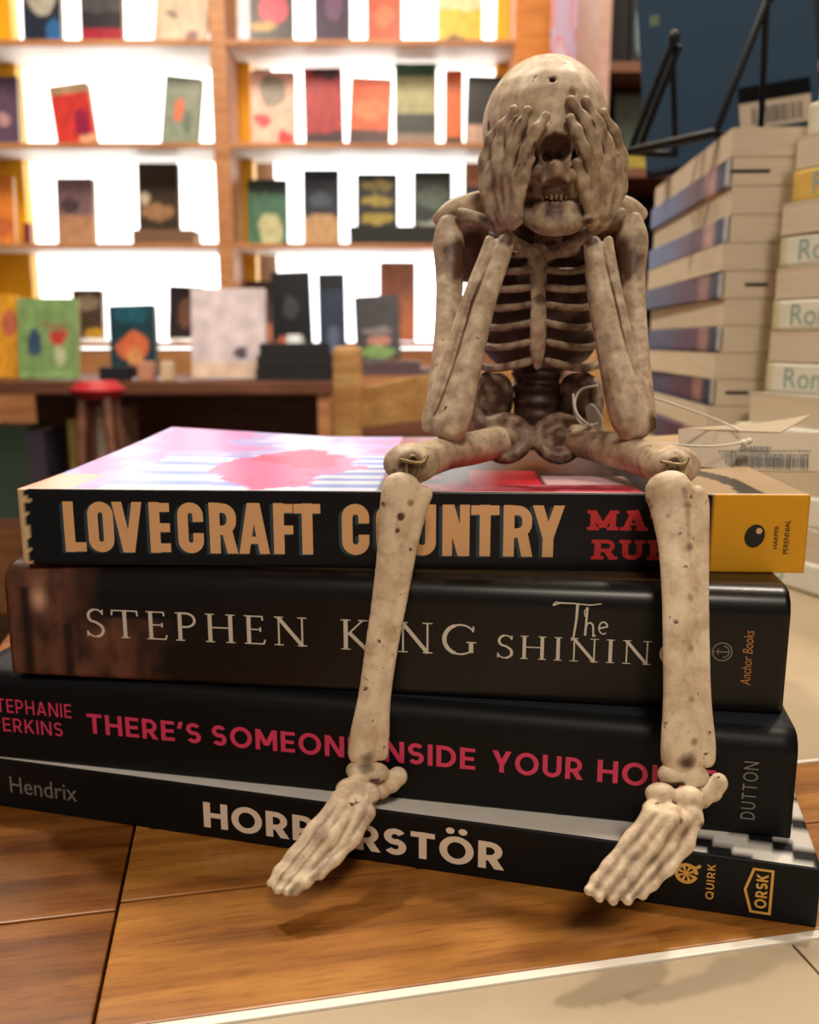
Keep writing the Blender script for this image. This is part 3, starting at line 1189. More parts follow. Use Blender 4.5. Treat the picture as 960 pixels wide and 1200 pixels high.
nA = 16
for i in range(nA):                       # i = 0 is the bottom
    top = nA - 1 - i
    spine = (top % 2 == 1)
    dx = stackA_dx[top]
    ang = math.radians(-90 - 3 + rnd.uniform(-0.6, 0.6))
    key = ('A', spine, top >= 5)
    place = 'topmost' if top == 0 else ordinal(top) + ' from the top'
    lab = ('purple spined paperback, ' if spine else 'paperback with page edges outward, ') + place + ' of the stack under the easel'
    # near corner of the stack
    near = Vector((0.1815 + dx * 1.0, 0.522, i * STA))
    dv = Vector((math.cos(ang), math.sin(ang), 0))
    if spine:
        loc, rz = near - dv * SL, ang
    else:
        # turned round: fore edge outward, spine away
        inward = Vector((-dv.y, dv.x, 0))
        loc, rz = near + inward * SW, ang + math.pi
    if key not in proto:
        r = thing('paperback_book', lab, 'book', loc, (0, 0, rz), 'paperbacks stacked under the easel')
        make_book(r, SL, SW, STA - 0.0002, art_maroon if top >= 5 else art_purple, M_paper, M_matte, 0.001, 0.001, 40, 4, rim=M_paper_w)
        proto[key] = r
    else:
        r = copy_tree(proto[key])
        r.location = loc
        r.rotation_euler = (0, 0, rz)
        r['label'] = lab
    if top in (1, 5, 9):
        # black stroke of a felt pen across the head of the pages (in the book's own axes)
        bm = bmesh.new()
        if spine:
            y0_, ln = {1: (0.0005, 0.022), 5: (0.013, 0.013), 9: (0.007, 0.0135)}[top]
            box(bm, SL, y0_, 0.0068, SL + 0.0003, y0_ + ln, 0.0086)
        else:
            box(bm, -0.0003, SW - 0.048, 0.0070, 0, SW - 0.024, 0.0085)
        obj('pen_mark', bm, M_black, r)


def art_white(reg, u, v):
    if reg == 'spine':
        if u < 0.03:
            return col('#cfc49a')
        return col('#dcdacd')
    return col('#d6d2c4')


def art_white_y(reg, u, v):
    if reg == 'spine' and u < 0.16:
        return col('#d9b25c')
    return art_white(reg, u, v)


STB = 0.0171
AB = math.radians(-66)
dB = Vector((math.cos(AB), math.sin(AB), 0))
nB = 16
M_greentext = mat('green_grey_ink', '#8fada2', 0.5)
offB = {0: 0.034, 1: 0.027, 2: 0.021, 3: 0.015, 4: 0.014, 5: 0.012, 6: 0.001, 7: 0.0, 8: 0.001, 9: 0.0, 10: 0.001, 11: 0.0, 12: -0.015, 13: -0.03, 14: -0.04, 15: -0.045}
offB = {0: 0.050, 1: 0.048, 2: 0.042, 3: 0.040, 4: 0.036, 5: 0.02, 6: 0.003, 7: 0.002, 8: 0.001, 9: 0.000, 10: -0.002, 11: -0.001, 12: -0.011, 13: -0.012, 14: -0.022, 15: -0.032}
sh = {i: offB[i] for i in range(16)}
# spine books sit on even i counted from the lowest
for i in range(nB):
    top = nB - 1 - i
    spine = (i % 2 == 0)
    # a copy with the yellow patch on the tenth level
    yellow = (i == 12)
    lab = (('white spined paperback with green lettering, ' if not yellow else 'white spined paperback with a yellow spine end, ') if spine else 'paperback with page edges outward, ') + ('topmost' if top == 0 else ordinal(top) + ' from the top') + ' of right edge stack'
    far = Vector((0.2045, 0.502, i * STB)) + Vector((-0.10, 0, 0)) * 0 + Vector((-0.6, 0.1, 0)) * sh[i] * 0.75
    ang = AB + math.radians(rnd.uniform(-0.8, 0.8))
    dv = Vector((math.cos(ang), math.sin(ang), 0))
    inward = Vector((-dv.y, dv.x, 0))
    if spine:
        loc, rz = far, ang
    else:
        loc, rz = far + dv * SL + inward * SW, ang + math.pi
    key = ('B', spine, yellow)
    if key not in proto:
        r = thing('paperback_book', lab, 'book', loc, (0, 0, rz), 'paperbacks stacked at the right edge')
        rc, _ = make_book(r, SL, SW, STB - 0.0002, art_white_y if yellow else art_white, M_paper, M_matte, 0.002, 0.002, 30, 4, rim=M_paper_w)
        if spine:
            bm = bmesh.new()
            fit_text(bm, 'Ron B', 0.013, 0.052, 0.0030, 0.0140, -0.0002, 0.0)
            obj('lettering', bm, M_greentext, rc)
        proto[key] = r
    else:
        r = copy_tree(proto[key])
        r.location = loc
        r.rotation_euler = (0, 0, rz)
        r['label'] = lab

# ------------------------------------------------------------------ easel with the navy book on the nearer stack
ZA = nA * STA
es = thing('book_easel', 'black wire book easel standing on top of the stack of purple spined paperbacks', 'easel', (0.19, 0.6, ZA))
e0 = Vector(es.location)


def rod(bm, pts, r):
    sweep(bm, [Vector(p) - e0 for p in pts], [r] * len(pts), n=8, k=1)


zr = ZA + 0.0031
ap1 = P(790, 45, 0.575)
ap2 = P(902, -6, 0.545)
f1, f2 = P(738, 190, 0.60), P(808, 178, 0.58)
f1.z = f2.z = zr
g1, g2 = P(838, 165, 0.55), P(914, 160, 0.56)
g1.z = g2.z = zr
for a, b, c in ((ap1, f1, f2), (ap2, g1, g2)):
    bm = bmesh.new()
    rod(bm, [b, a], 0.0022)
    if a is ap1:
        rod(bm, [b + Vector((0.006, 0.004, 0)), a + Vector((0.004, 0.003, -0.004))], 0.0022)
    obj('front_leg', bm, M_wire, es, True)
    bm = bmesh.new()
    rod(bm, [a + Vector((0, 0.004, 0)), c + Vector((0, 0.03, 0))], 0.002)
    obj('back_leg', bm, M_wire, es, True)
    bm = bmesh.new()
    ball(bm, a - e0, 0.0035, 0.0035, 0.005)
    obj('hinge', bm, M_wire, es, True)
bm = bmesh.new()
rod(bm, [f1, P(838, 168, 0.54) * 1.0 if False else Vector((g1.x, g1.y, zr))], 0.003)
rod(bm, [f1 + Vector((0.003, 0.004, 0)), Vector((f2.x, f2.y + 0.03, zr))], 0.0022)
rod(bm, [Vector((g1.x, g1.y, zr)), Vector((g2.x, g2.y + 0.03, zr))], 0.0022)
obj('base_rail', bm, M_wire, es, True)


def upright_book(px0, py0, px1, py1, Y, art, label, group=None, t=0.02, roll=0.0, lean=0.12, zbase=None, name='book', nx=22, ny=30, cmat=None, yaw=0.0, pages=None):
    """a book standing face out; box measured on the photograph at depth Y"""
    a, b = P(px0, py1, Y), P(px1, py0, Y)
    mid = max((py0 + py1) / 2, 20)
    a.x, b.x = P(px0, mid, Y).x, P(px1, mid, Y).x
    w, h = (b.x - a.x), (b.z - a.z)
    zb = a.z if zbase is None else zbase
    h = b.z - zb
    r = thing(name, label, 'book', ((a.x + b.x) / 2, Y, zb + t * math.sin(lean) + 0.0012), (-lean, roll, yaw), group)
    bm = bmesh.new()
    cl = bm.loops.layers.float_color.new('Col')
    g_ = [[bm.verts.new((-w / 2 + w * i / nx, 0, h * j / ny)) for j in range(ny + 1)] for i in range(nx + 1)]
    for i in range(nx):
        for j in range(ny):
            f = bm.faces.new((g_[i][j], g_[i + 1][j], g_[i + 1][j + 1], g_[i][j + 1]))
            for lp, (ii, jj) in zip(f.loops, ((i, j), (i + 1, j), (i + 1, j + 1), (i, j + 1))):
                lp[cl] = (*art(ii / nx, jj / ny), 1)
    # spine board at left and rear board
    base = art(0.05, 0.5)
    for (x0, y0, x1, y1) in ((-w / 2, 0, -w / 2, t), (-w / 2, t, w / 2, t)):
        v = [bm.verts.new((x0, y0, 0)), bm.verts.new((x1, y1, 0)), bm.verts.new((x1, y1, h)), bm.verts.new((x0, y0, h))]
        f = bm.faces.new(v)
        for lp in f.loops:
            lp[cl] = (*base, 1)
    bmesh.ops.remove_doubles(bm, verts=bm.verts, dist=1e-6)
    c = obj('cover', bm, cmat or M_print, r)
    s = c.modifiers.new('board', 'SOLIDIFY')
    s.thickness = 0.0015
    s.offset = 0
    obj('page_block', boxes((-w / 2 + 0.002, 0.0012, 0.002, w / 2 - 0.003, t - 0.0012, h - 0.003)), pages or M_paper_w, r)
    return r


def plain(base, *spots):
    bc = col(base)
    sp = [(a, b, c, d, col(e)) for a, b, c, d, e in spots]

    def f(u, v):
        out = bc
        q = Vector((u * 4, v * 4, a_seed[0] + 9))
        du, dv = 0.05 * noise.noise(q), 0.05 * noise.noise(q + Vector((5, 3, 1)))
        for a, b, c, d, e in sp:
            if c - a > 0.95:
                hit = b <= v + dv * 0.4 <= d
            else:
                hit = ((u + du - (a + c) / 2) / (c - a)) ** 2 + ((v + dv - (b + d) / 2) / (d - b)) ** 2 < 0.27
            if hit:
                out = e
        k = 1 + 0.3 * noise.noise(Vector((u * 7, v * 7, a_seed[0])))
        return tuple(x * k for x in out)
    return f


a_seed = [0.0]


def art_navy(u, v):
    if 0.06 < u < 0.12 and 0.74 < v < 0.80:
        return col('#5d6a5a')
    return col('#2c3f52')


M_cloth = mat_art('cloth_board', 0.8, 0.08)
M_navy = mat('navy_page_edges', '#2c3f52', 0.6)
nb = upright_book(768, -70, 966, 205, 0.66, art_navy, 'large navy book seen from behind with a barcode label, resting on the wire easel', t=0.012, roll=-0.10, lean=0.22, zbase=ZA + 0.006, nx=120, ny=90, yaw=-0.25, pages=M_navy, cmat=M_cloth)

nv = nb.children[0].data.vertices
nw, nh = max(v.co.x for v in nv) * 2, max(v.co.z for v in nv)


def label_quads(rects, y):
    bm = bmesh.new()
    for u0, v0, u1, v1 in rects:
        bm.faces.new([bm.verts.new(((u - 0.5) * nw, y, v * nh)) for u, v in ((u0, v0), (u1, v0), (u1, v1), (u0, v1))])
    return bm


lb = obj('barcode_label', label_quads([(0.55, 0.13, 0.95, 0.27)], -0.0012), mat('label_paper', '#a8957c', 0.6), nb)
obj('black_band', label_quads([(0.55, 0.265, 0.95, 0.345)], -0.0014), mat('dull_black_ink', '#0b0b0c', 0.85, spec=0.05), lb)
bars, u = [], 0.62
while u < 0.90:
    bars.append((u, 0.15, u + 0.008, 0.235))
    u += rnd.choice((0.013, 0.017, 0.022))
obj('bars', label_quads(bars, -0.0015), mat('brown_black_ink', '#3a342e', 0.6), lb)

# ------------------------------------------------------------------ the bookcase with bright windows behind it
YB = 2.75
BD = 0.24
case = thing('bookcase', 'tall wooden bookcase in front of bright windows along the back wall', 'bookcase', (0, YB, FZ))
c0 = Vector((0, YB, FZ))


def part_box(name, b, m, parent, o0, bev=0.002):
    return obj(name, boxes((b[0] - o0.x, b[1] - o0.y, b[2] - o0.z, b[3] - o0.x, b[4] - o0.y, b[5] - o0.z), bev=bev), m, parent)


def PX(px):
    return P(px, 300, YB).x


def PZ(py, Y=YB):
    return P(480, py, Y).z


ztop = 1.45
M_post = mat_wood('orange_post_wood', '#c87428', '#e08a36', '#e89a4a', 0.5, 0, 0.4)
uprights = [(-62, -42), (256, 274), (598, 640)]
for p0, p1 in uprights:
    part_box('upright', (PX(p0), YB, FZ, PX(p1), YB + BD, ztop), M_orange_wood if p0 < 500 else M_post, case, c0)
shelf_py = [46, 167, 285, 401]
bays = [(-42, 256), (274, 598)]
shelfz = [PZ(p) for p in shelf_py]
for p0, p1 in bays:
    for k, z in enumerate(shelfz):
        sf = part_box('shelf', (PX(p0), YB + 0.012, z - 0.012, PX(p1), YB + BD, z), M_shelf_white, case, c0, 0)
        part_box('lip', (PX(p0), YB, z - 0.016, PX(p1), YB + 0.012, z), M_orange_wood, sf, c0, 0.001)
    part_box('shelf', (PX(p0), YB, shelfz[0] + 0.34, PX(p1), YB + BD, shelfz[0] + 0.362), M_orange_wood, case, c0)
    part_box('base_panel', (PX(p0), YB + 0.01, FZ, PX(p1), YB + BD, shelfz[3] - 0.023), M_orange_wood, case, c0)
    # lining boards beside each bay, warm light on the wood painted in as yellow
    if p0 < 100:
        part_box('lining_board', (PX(p1 - 15), YB + 0.18, shelfz[3], PX(p1), YB + BD, ztop), M_yellow, case, c0, 0)
        part_box('lining_board', (PX(p0), YB + 0.18, shelfz[3], PX(p0 + 48), YB + BD, ztop), M_yellow, case, c0, 0)
    else:
        part_box('lining_board', (PX(p0), YB + 0.18, shelfz[3], PX(p0 + 14), YB + BD, ztop), M_yellow, case, c0, 0)
        part_box('lining_board', (PX(p1 - 14), YB + 0.18, shelfz[3], PX(p1), YB + BD, ztop), M_yellow, case, c0, 0)
# the windows: one bright pane per bay, standing in the back wall
for k, (p0, p1) in enumerate(((14, 244), (322, 592))):
    w = tag(obj('window_%d' % (k + 1), boxes((PX(p0) * 1.12 - 0.02, 3.27, shelfz[3] - 0.05, PX(p1) * 1.12 + 0.03, 3.298, 1.6)), M_glow), kind='structure')


def bookz(k):
    return shelfz[k] + 0.001


YK = YB + 0.08
TB = 'books facing out on the bright bookcase'
dn, tn = '#2a2a38', '#b89878'
row_books = [
    # x0, y0, x1, shelf, roll, art, label
    (25, -32, 70, 0, 0, plain('#232c40', (0.15, 0.45, 0.85, 1, '#b0aea4'), (0.6, 0, 1, 0.4, '#2f6aa8')), 'navy book with pale moon shape, left on the top shelf of the left bay'),
    (93, -30, 142, 0, 0, plain('#4a4a52', (0, 0, 1, 0.28, '#a02438'), (0, 0.28, 1, 0.5, '#2a2630')), 'grey and black book with crimson foot on the top shelf of the left bay'),
    (178, -40, 240, 0, 0.08, plain('#cdb39a', (0.6, 0.05, 0.85, 0.2, '#6a3030'), (0.2, 0.35, 0.4, 0.45, '#6a5850')), 'tan book with dark spots on the top shelf beside the post'),
    (-24, 205, 15, 2, 0, plain('#d8843c', (0.3, 0.1, 0.9, 0.4, '#c06a40')), 'orange strip of the left post, built as a book, on the third shelf'),  # orange strip at the left post, built as a book
    (-30, 88, 20, 1, 0, plain('#5c4a62', (0.5, 0.3, 0.8, 0.5, '#b89098')), 'dull purple book cut by the left edge on the second shelf'),
    (65, 97, 112, 1, -0.13, plain('#c43a36', (0, 0.85, 1, 1, '#a89070'), (0.55, 0.1, 0.9, 0.6, '#8a1f44'), (0.6, 0, 1, 0.14, '#d8a080')), 'tilted red book alone on the second shelf of the left bay'),
    (186, 88, 230, 1, 0.10, plain('#7e8a7a', (0.3, 0.35, 0.55, 0.7, '#cc6a40'), (0.55, 0.2, 0.8, 0.5, '#5a6c62')), 'grey green book with an orange figure on the second shelf'),
    (65, 208, 109, 2, 0, plain('#7a6266', (0, 0, 1, 0.45, '#b08468'), (0.1, 0.5, 0.6, 0.7, '#4a3c44')), 'small mauve and tan book on the third shelf of the left bay'),
    (160, 190, 208, 2, 0, plain('#3c3028', (0.1, 0.3, 0.9, 0.5, '#9a7454'), (0.05, 0.5, 0.3, 0.65, '#c8b8a4'), (0, 0, 1, 0.2, '#5a4434')), 'dark brown book with tan band on the third shelf of the left bay'),
    (29, 262, 38, 2, 0, plain('#7a2f3c'), 'thin maroon booklet at the left end of the third shelf'),
    (85, 340, 120, 3, 0, plain('#4a3a30', (0.1, 0.6, 0.9, 0.9, '#8a7a68'), (0.4, 0, 1, 0.25, '#b89030')), 'brown and ochre book on the ledge behind the green picture book'),
    (196, 336, 236, 3, 0.04, plain('#2e2428', (0.3, 0.2, 0.7, 0.8, '#6a4c40')), 'dark maroon book on the ledge behind the white book'),
    (277, -20, 291, 0, 0, plain('#e6e4f2'), 'narrow white book beside the post on the top shelf'),
    (293, -30, 343, 0, 0, plain('#221c28', (0.2, 0.35, 0.9, 0.75, '#c83a5c'), (0.0, 0.25, 0.6, 0.38, '#b8944a')), 'black book with pink lettering band on the top shelf of the right bay'),
    (368, -30, 410, 0, 0, plain('#3a2a48', (0.3, 0.4, 0.8, 0.8, '#6a4a70')), 'dark purple book on the top shelf of the right bay'),
    (430, -30, 471, 0, 0, plain('#d4583c', (0.2, 0.3, 0.8, 0.6, '#e47a56')), 'orange red book on the top shelf of the right bay'),
    (513, -20, 566, 0, 0, plain('#e8c22c', (0.1, 0, 0.7, 0.2, '#4a3c20'), (0, 0.6, 1, 1, '#efe0b0')), 'yellow book on the top shelf of the right bay'),
    (293, 82, 345, 1, 0, plain('#e2b8a8', (0.2, 0.55, 0.8, 0.95, '#8a8078'), (0.05, 0.3, 0.45, 0.45, '#d83a44'), (0.6, 0.05, 0.95, 0.25, '#e0303c')), 'pale pink book with red blots and grey figure on the second shelf'),
    (357, 78, 402, 1, -0.02, plain('#a8343c', (0, 0, 1, 0.2, '#3a2028'), (0.2, 0.85, 0.9, 1, '#4a2c34')), 'dark red book on the second shelf beside the orange one'),
    (408, 90, 456, 1, 0.05, plain('#dc6038', (0, 0, 1, 0.25, '#4a2c2c'), (0.1, 0.4, 0.9, 0.7, '#e88050')), 'orange book with dark foot on the second shelf'),
    (463, 72, 512, 1, 0, plain('#a8a878', (0, 0.85, 1, 1, '#3a6a54'), (0, 0, 1, 0.42, '#1e1c1c'), (0, 0, 1, 0.18, '#8a7468')), 'tall green and cream book with black foot on the second shelf'),
    (522, 80, 543, 1, 0, plain('#e06a2a', (0, 0, 1, 0.15, '#2a1c1c')), 'narrow orange book on the second shelf'),
    (546, 88, 594, 1, 0.03, plain('#17161c', (0, 0, 1, 0.32, '#c0a090')), 'black book with tan foot at the right end of the second shelf'),
    (290, 210, 336, 2, 0, plain('#47705c', (0.3, 0, 0.9, 0.5, '#b8b890'), (0, 0.8, 1, 1, '#20302c')), 'green and cream book at the left end of the third shelf right bay'),
    (355, 198, 397, 2, 0, plain('#252c3c', (0, 0, 1, 0.4, '#b8946c'), (0.2, 0.5, 0.8, 0.7, '#4a5468')), 'navy book with tan lower half on the third shelf'),
    (418, 203, 466, 2, 0, plain('#15171a', (0.1, 0.78, 0.85, 0.92, '#a8963c'), (0.1, 0.55, 0.9, 0.7, '#a8963c'), (0.1, 0.3, 0.9, 0.46, '#a8963c')), 'black book with three yellow bars on the third shelf'),
    (485, 200, 530, 2, 0, plain('#26302e', (0.1, 0.5, 0.9, 0.8, '#5a6a60'), (0.1, 0.25, 0.9, 0.35, '#a0a89c')), 'dark green book right of the yellow barred one on the third shelf'),
    (545, 190, 592, 2, 0, plain('#3c3448', (0, 0.7, 1, 1, '#c08a60')), 'purple and tan book at the right end of the third shelf'),
    (445, 307, 487, 3, 0, plain('#a8603c', (0.1, 0.1, 0.6, 0.6, '#8a4a34')), 'rust brown book on the ledge of the right bay'),
    (287, 330, 318, 3, 0, plain('#4a3028', (0.0, 0.0, 1, 0.3, '#a86a50')), 'brown book on the ledge beside the post'),
]
for i, (x0, y0, x1, k, roll, art, lab) in enumerate(row_books):
    a_seed[0] = i * 3.7
    yy = YK + (0.035 if abs(roll) < 0.01 and k != 0 else 0.02)
    zb = bookz(k)
    upright_book(x0, y0, x1, y0 + 80, yy, art, lab, TB, t=0.022, roll=roll, zbase=zb + abs(math.sin(roll)) * (x1 - x0) / 2 * yy / F, lean=0.10)
# low books lying on the third shelf
for (p0, p1, y0, y1, c_, lab) in ((157, 228, 269, 285, '#7a5a44', 'brown book lying flat under the dark brown one on the third shelf'), (410, 532, 265, 285, '#1a1c20', 'black books box lying along the front of the third shelf')):
    a, b = P(p0, y1, YB + 0.02), P(p1, y0, YB + 0.02)
    r = thing('book', lab, 'book', (a.x, YB + 0.006, shelfz[2] + 0.0005))
    obj('cover', boxes((0, 0, 0, b.x - a.x, 0.11, 0.003), (0, 0, b.z - a.z - 0.003, b.x - a.x, 0.11, b.z - a.z), (0, 0, 0.003, b.x - a.x, 0.003, b.z - a.z - 0.003)), mat('cover_' + c_[1:], c_, 0.5), r)
    obj('page_block', boxes((0.003, 0.004, 0.0032, b.x - a.x - 0.003, 0.107, b.z - a.z - 0.0032)), M_paper, r)
    if p0 == 410:
        r['label'] = 'black book lying along the front edge of the third shelf'
# small white discs on the ledge
for k, px in enumerate((99, 211)):
    bm = bmesh.new()
    bmesh.ops.create_cone(bm, cap_ends=True, segments=24, radius1=0.05, radius2=0.045, depth=0.012)
    bmesh.ops.translate(bm, verts=bm.verts, vec=(0, 0, 0.006))
    o = obj('white_disc', bm, mat('white_gloss', '#f4f6fa', 0.3))
    o.location = (PX(px) * 1.01, YB + 0.055, shelfz[3] + 0.0005)
    tag(o, 'small white disc on the wooden ledge ' + ('beside the green picture book' if k == 0 else 'left of the white book'), 'saucer', 'white discs on the ledge')

# ------------------------------------------------------------------ display table in front of the bookcase
YT = 2.05
tz = PZ(447, YT)
dt = thing('display_table', 'dark wooden display table holding face out books before the bookcase', 'table', (0, YT, FZ))
t0 = Vector((0, YT, FZ))
xl, xr = P(-60, 450, YT).x, P(389, 450, YT).x
part_box('tabletop', (xl, YT, tz - 0.03, xr, YT + 0.5, tz), M_dark_wood, dt, t0, 0.003)
part_box('back_board', (xl + 0.03, YT + 0.40, -0.62, xr - 0.04, YT + 0.42, tz - 0.03), M_dark_wood, dt, t0)
for xx in (xl + 0.005, xr - 0.035):
    for yy in (YT + 0.008, YT + 0.45):
        part_box('leg', (xx, yy, FZ, xx + 0.03, yy + 0.03, tz - 0.03), M_orange_wood if xx > xr - 0.1 else M_dark_wood, dt, t0)
part_box('shelf', (xl + 0.03, YT + 0.03, -0.32, xr - 0.04, YT + 0.40, -0.30), M_dark_wood, dt, t0)
TG = 'books propped on the display table'
tab = [
    (18, 350, 88, 0.0, plain('#7c9c66', (0.15, 0.3, 0.4, 0.6, '#39506c'), (0.55, 0.4, 0.8, 0.65, '#b8443c'), (0.4, 0.6, 0.8, 0.7, '#8a7a5c'), (0.6, 0.15, 0.8, 0.4, '#b8c0a0'), (0, 0, 1, 0.08, '#86b070')), 'green picture book with small figures on the display table', 0.06),
    (128, 358, 182, -0.03, plain('#1e3c48', (0.15, 0.25, 0.85, 0.6, '#c86a48'), (0.4, 0.15, 0.7, 0.4, '#d89860'), (0, 0, 1, 0.15, '#2a2628'), (0.1, 0.75, 0.9, 1, '#24586a')), 'teal book with orange glow on the display table', 0.1),
    (222, 338, 309, 0.0, plain('#d4c8d2', (0.6, 0.2, 0.75, 0.35, '#5a5060'), (0, 0, 1, 0.18, '#d6bfae')), 'large white book with a small dark motif on the display table', 0.05),
    (-20, 345, 17, 0.0, plain('#d89a30', (0.5, 0.5, 1, 0.8, '#c06a50')), 'yellow orange book at the left end of the display table', 0.08),
    (320, 318, 366, -0.04, plain('#14161c', (0.3, 0.55, 0.7, 0.75, '#3c3e46'), (0, 0.0, 0.5, 0.35, '#b0604a'), (0.5, 0.0, 1, 0.35, '#6a7a3c')), 'black book with colourful foot propped behind the black pile', 0.22),
    (374, 320, 405, -0.02, plain('#26344a', (0.3, 0.2, 0.8, 0.5, '#54607a'), (0, 0.85, 1, 1, '#16181e')), 'narrow navy book propped behind the black pile', 0.22),
]
for i, (x0, y0, x1, roll, art, lab, dy) in enumerate(tab):
    a_seed[0] = 60 + i * 2.3
    w = (x1 - x0) * YT / F
    upright_book(x0, y0, x1, y0 + 80, YT + dy, art, lab, TG, t=0.02, roll=roll, zbase=tz + 0.001 + abs(math.sin(roll)) * w / 2, lean=0.14)
# pile of black boxes / books
a, b = P(300, 443, YT + 0.03), P(385, 402, YT + 0.03)
px_ = [(0, 1.0), (0.02, 0.97), (0.06, 0.92)]
hz = (b.z - tz) / 3
for k, (ins, ww) in enumerate(px_):
    w = (b.x - a.x) * ww
    r = thing('book', ('lowest', 'middle', 'topmost')[k] + ' of three thick black books lying in a pile on the display table', 'book', (a.x + ins * (b.x - a.x), YT + 0.03, tz + 0.0005 + k * hz), (0, 0, 0.02 * (k - 1)), 'black books piled on the display table')
    obj('cover', boxes((0, 0, 0, w, 0.14, 0.003), (0, 0, hz - 0.004, w, 0.14, hz - 0.001), (0, 0, 0.003, w, 0.003, hz - 0.004)), mat('black_cover', '#15161c', 0.6), r)
    obj('page_block', boxes((0.003, 0.004, 0.0032, w - 0.003, 0.137, hz - 0.0042)), mat('dark_page_edges', '#1b1c22', 0.8), r)
bm = bmesh.new()
bmesh.ops.create_cone(bm, cap_ends=True, segments=24, radius1=0.022, radius2=0.018, depth=0.02)
bmesh.ops.translate(bm, verts=bm.verts, vec=(0, 0, 0.01))
o = obj('white_cup_lid', bm, mat('white_plastic', '#dfe8ee', 0.3))
o.location = (P(345, 400, YT + 0.05).x, YT + 0.06, tz + 3 * hz)
tag(o, 'small white round lid on top of the black pile', 'lid')
# small things on the table edge
for k, (p0, p1, y0, c_, nm, lab) in enumerate(((118, 150, 430, '#1a1c26', 'card_box', 'low black box on the display table before the teal book'), (163, 178, 424, '#c89078', 'figurine_block', 'small pinkish block on the display table'), (190, 201, 424, '#d8c0a0', 'figurine_block', 'small cream block on the display table'))):
    a, b = P(p0, 445, YT + 0.03), P(p1, y0, YT + 0.03)
    o = obj(nm, boxes((0, 0, 0, b.x - a.x, 0.04, b.z - tz), bev=0.004), mat('paint_' + c_[1:], c_, 0.5))
    o.location = (a.x, YT + 0.02, tz + 0.0005)
    tag(o, lab, 'box' if k == 0 else 'block')
# books on the low shelf in the dark
for k, (p0, p1, y0, c_) in enumerate(((-10, 40, 500, '#3a4c40'), (88, 100, 492, '#8a7a3a'), (120, 150, 478, '#a89888'), (40, 60, 505, '#4a4450'))):
    x0, x1 = P(p0, 520, YT + 0.1).x, P(p1, 520, YT + 0.1).x
    r = thing('book', ('dark green book', 'thin yellow book', 'beige book', 'grey book')[k] + ' standing on the low shelf of the display table', 'book', (x0, YT + 0.06, -0.2995), group='books on the low shelf')
    hh = P(0, y0, YT + 0.06).z + 0.30
    obj('cover', boxes((0, 0, 0, 0.003, 0.13, hh), (x1 - x0 - 0.003, 0, 0, x1 - x0, 0.13, hh), (0.003, 0, 0, x1 - x0 - 0.003, 0.003, hh)), mat('cover_' + c_[1:], c_, 0.5), r)
    obj('page_block', boxes((0.003, 0.004, 0.001, x1 - x0 - 0.003, 0.127, hh - 0.003)), M_paper, r)

# stool with red seat in front of the table
st = thing('stool', 'wooden stool with a red padded seat before the display table', 'stool', (P(105, 460, 1.85).x, 1.9, FZ))
zs = P(105, 448, 1.85).z - FZ
bm = bmesh.new()
bmesh.ops.create_cone(bm, cap_ends=True, segments=32, radius1=0.056, radius2=0.056, depth=0.036)
bmesh.ops.translate(bm, verts=bm.verts, vec=(0, 0, zs - 0.018))
bmesh.ops.bevel(bm, geom=[e for e in bm.edges if len(e.link_faces) == 2 and e.calc_face_angle(0) > 1], offset=0.012, segments=3, affect='EDGES')
obj('seat', bm, mat('red_vinyl', '#b82430', 0.5), st, True)
for a in (45, 135, 225, 315):
    bm = bmesh.new()
    ca, sa = math.cos(math.radians(a)), math.sin(math.radians(a))
    sweep(bm, [(0.036 * ca, 0.036 * sa, zs - 0.034), (0.10 * ca, 0.10 * sa, 0.0075)], [0.011, 0.009], n=10, k=1)
    obj('leg', bm, M_dark_wood, st, True)

# wooden chair with a curved top rail
YC = 1.45
ch = thing('wooden_chair', 'light wooden chair with a curved back rail behind the skeleton', 'chair', (P(408, 450, YC).x + 0.2, YC, FZ))
h0 = Vector(ch.location)
pz = P(408, 406, YC).z
xl_ = P(408, 450, YC).x
for sx_ in (0, 0.42):
    part_box('back_post', (xl_ - 0.024 + sx_, YC - 0.02, FZ, xl_ + 0.024 + sx_, YC + 0.02, pz), M_chair, ch, h0, 0.012)
    part_box('leg', (xl_ - 0.02 + sx_, YC + 0.38, FZ, xl_ + 0.02 + sx_, YC + 0.42, -0.32), M_chair, ch, h0, 0.006)
bm = bmesh.new()
zc, hh = P(450, 478, YC).z, 0.032
prev = None
for i in range(17):
    t = i / 16
    x = xl_ + 0.02 + (0.38) * t
    arch = math.sin(math.pi * t)
    yb = YC - 0.01 - 0.05 * arch
    z0, z1 = zc - hh + 0.022 * arch, zc + hh + 0.030 * arch
    cur = [bm.verts.new(Vector(p) - h0) for p in ((x, yb, z0), (x, yb + 0.02, z0), (x, yb + 0.02, z1), (x, yb, z1))]
    if prev:
        for j in range(4):
            bm.faces.new((prev[j], prev[(j + 1) % 4], cur[(j + 1) % 4], cur[j]))
    else:
        bm.faces.new(cur[::-1])
    prev = cur
bm.faces.new(prev)
bmesh.ops.recalc_face_normals(bm, faces=bm.faces)
obj('top_rail', bm, M_chair, ch)
part_box('seat', (xl_ - 0.03, YC - 0.02, -0.32, xl_ + 0.45, YC + 0.42, -0.29), M_chair, ch, h0, 0.008)

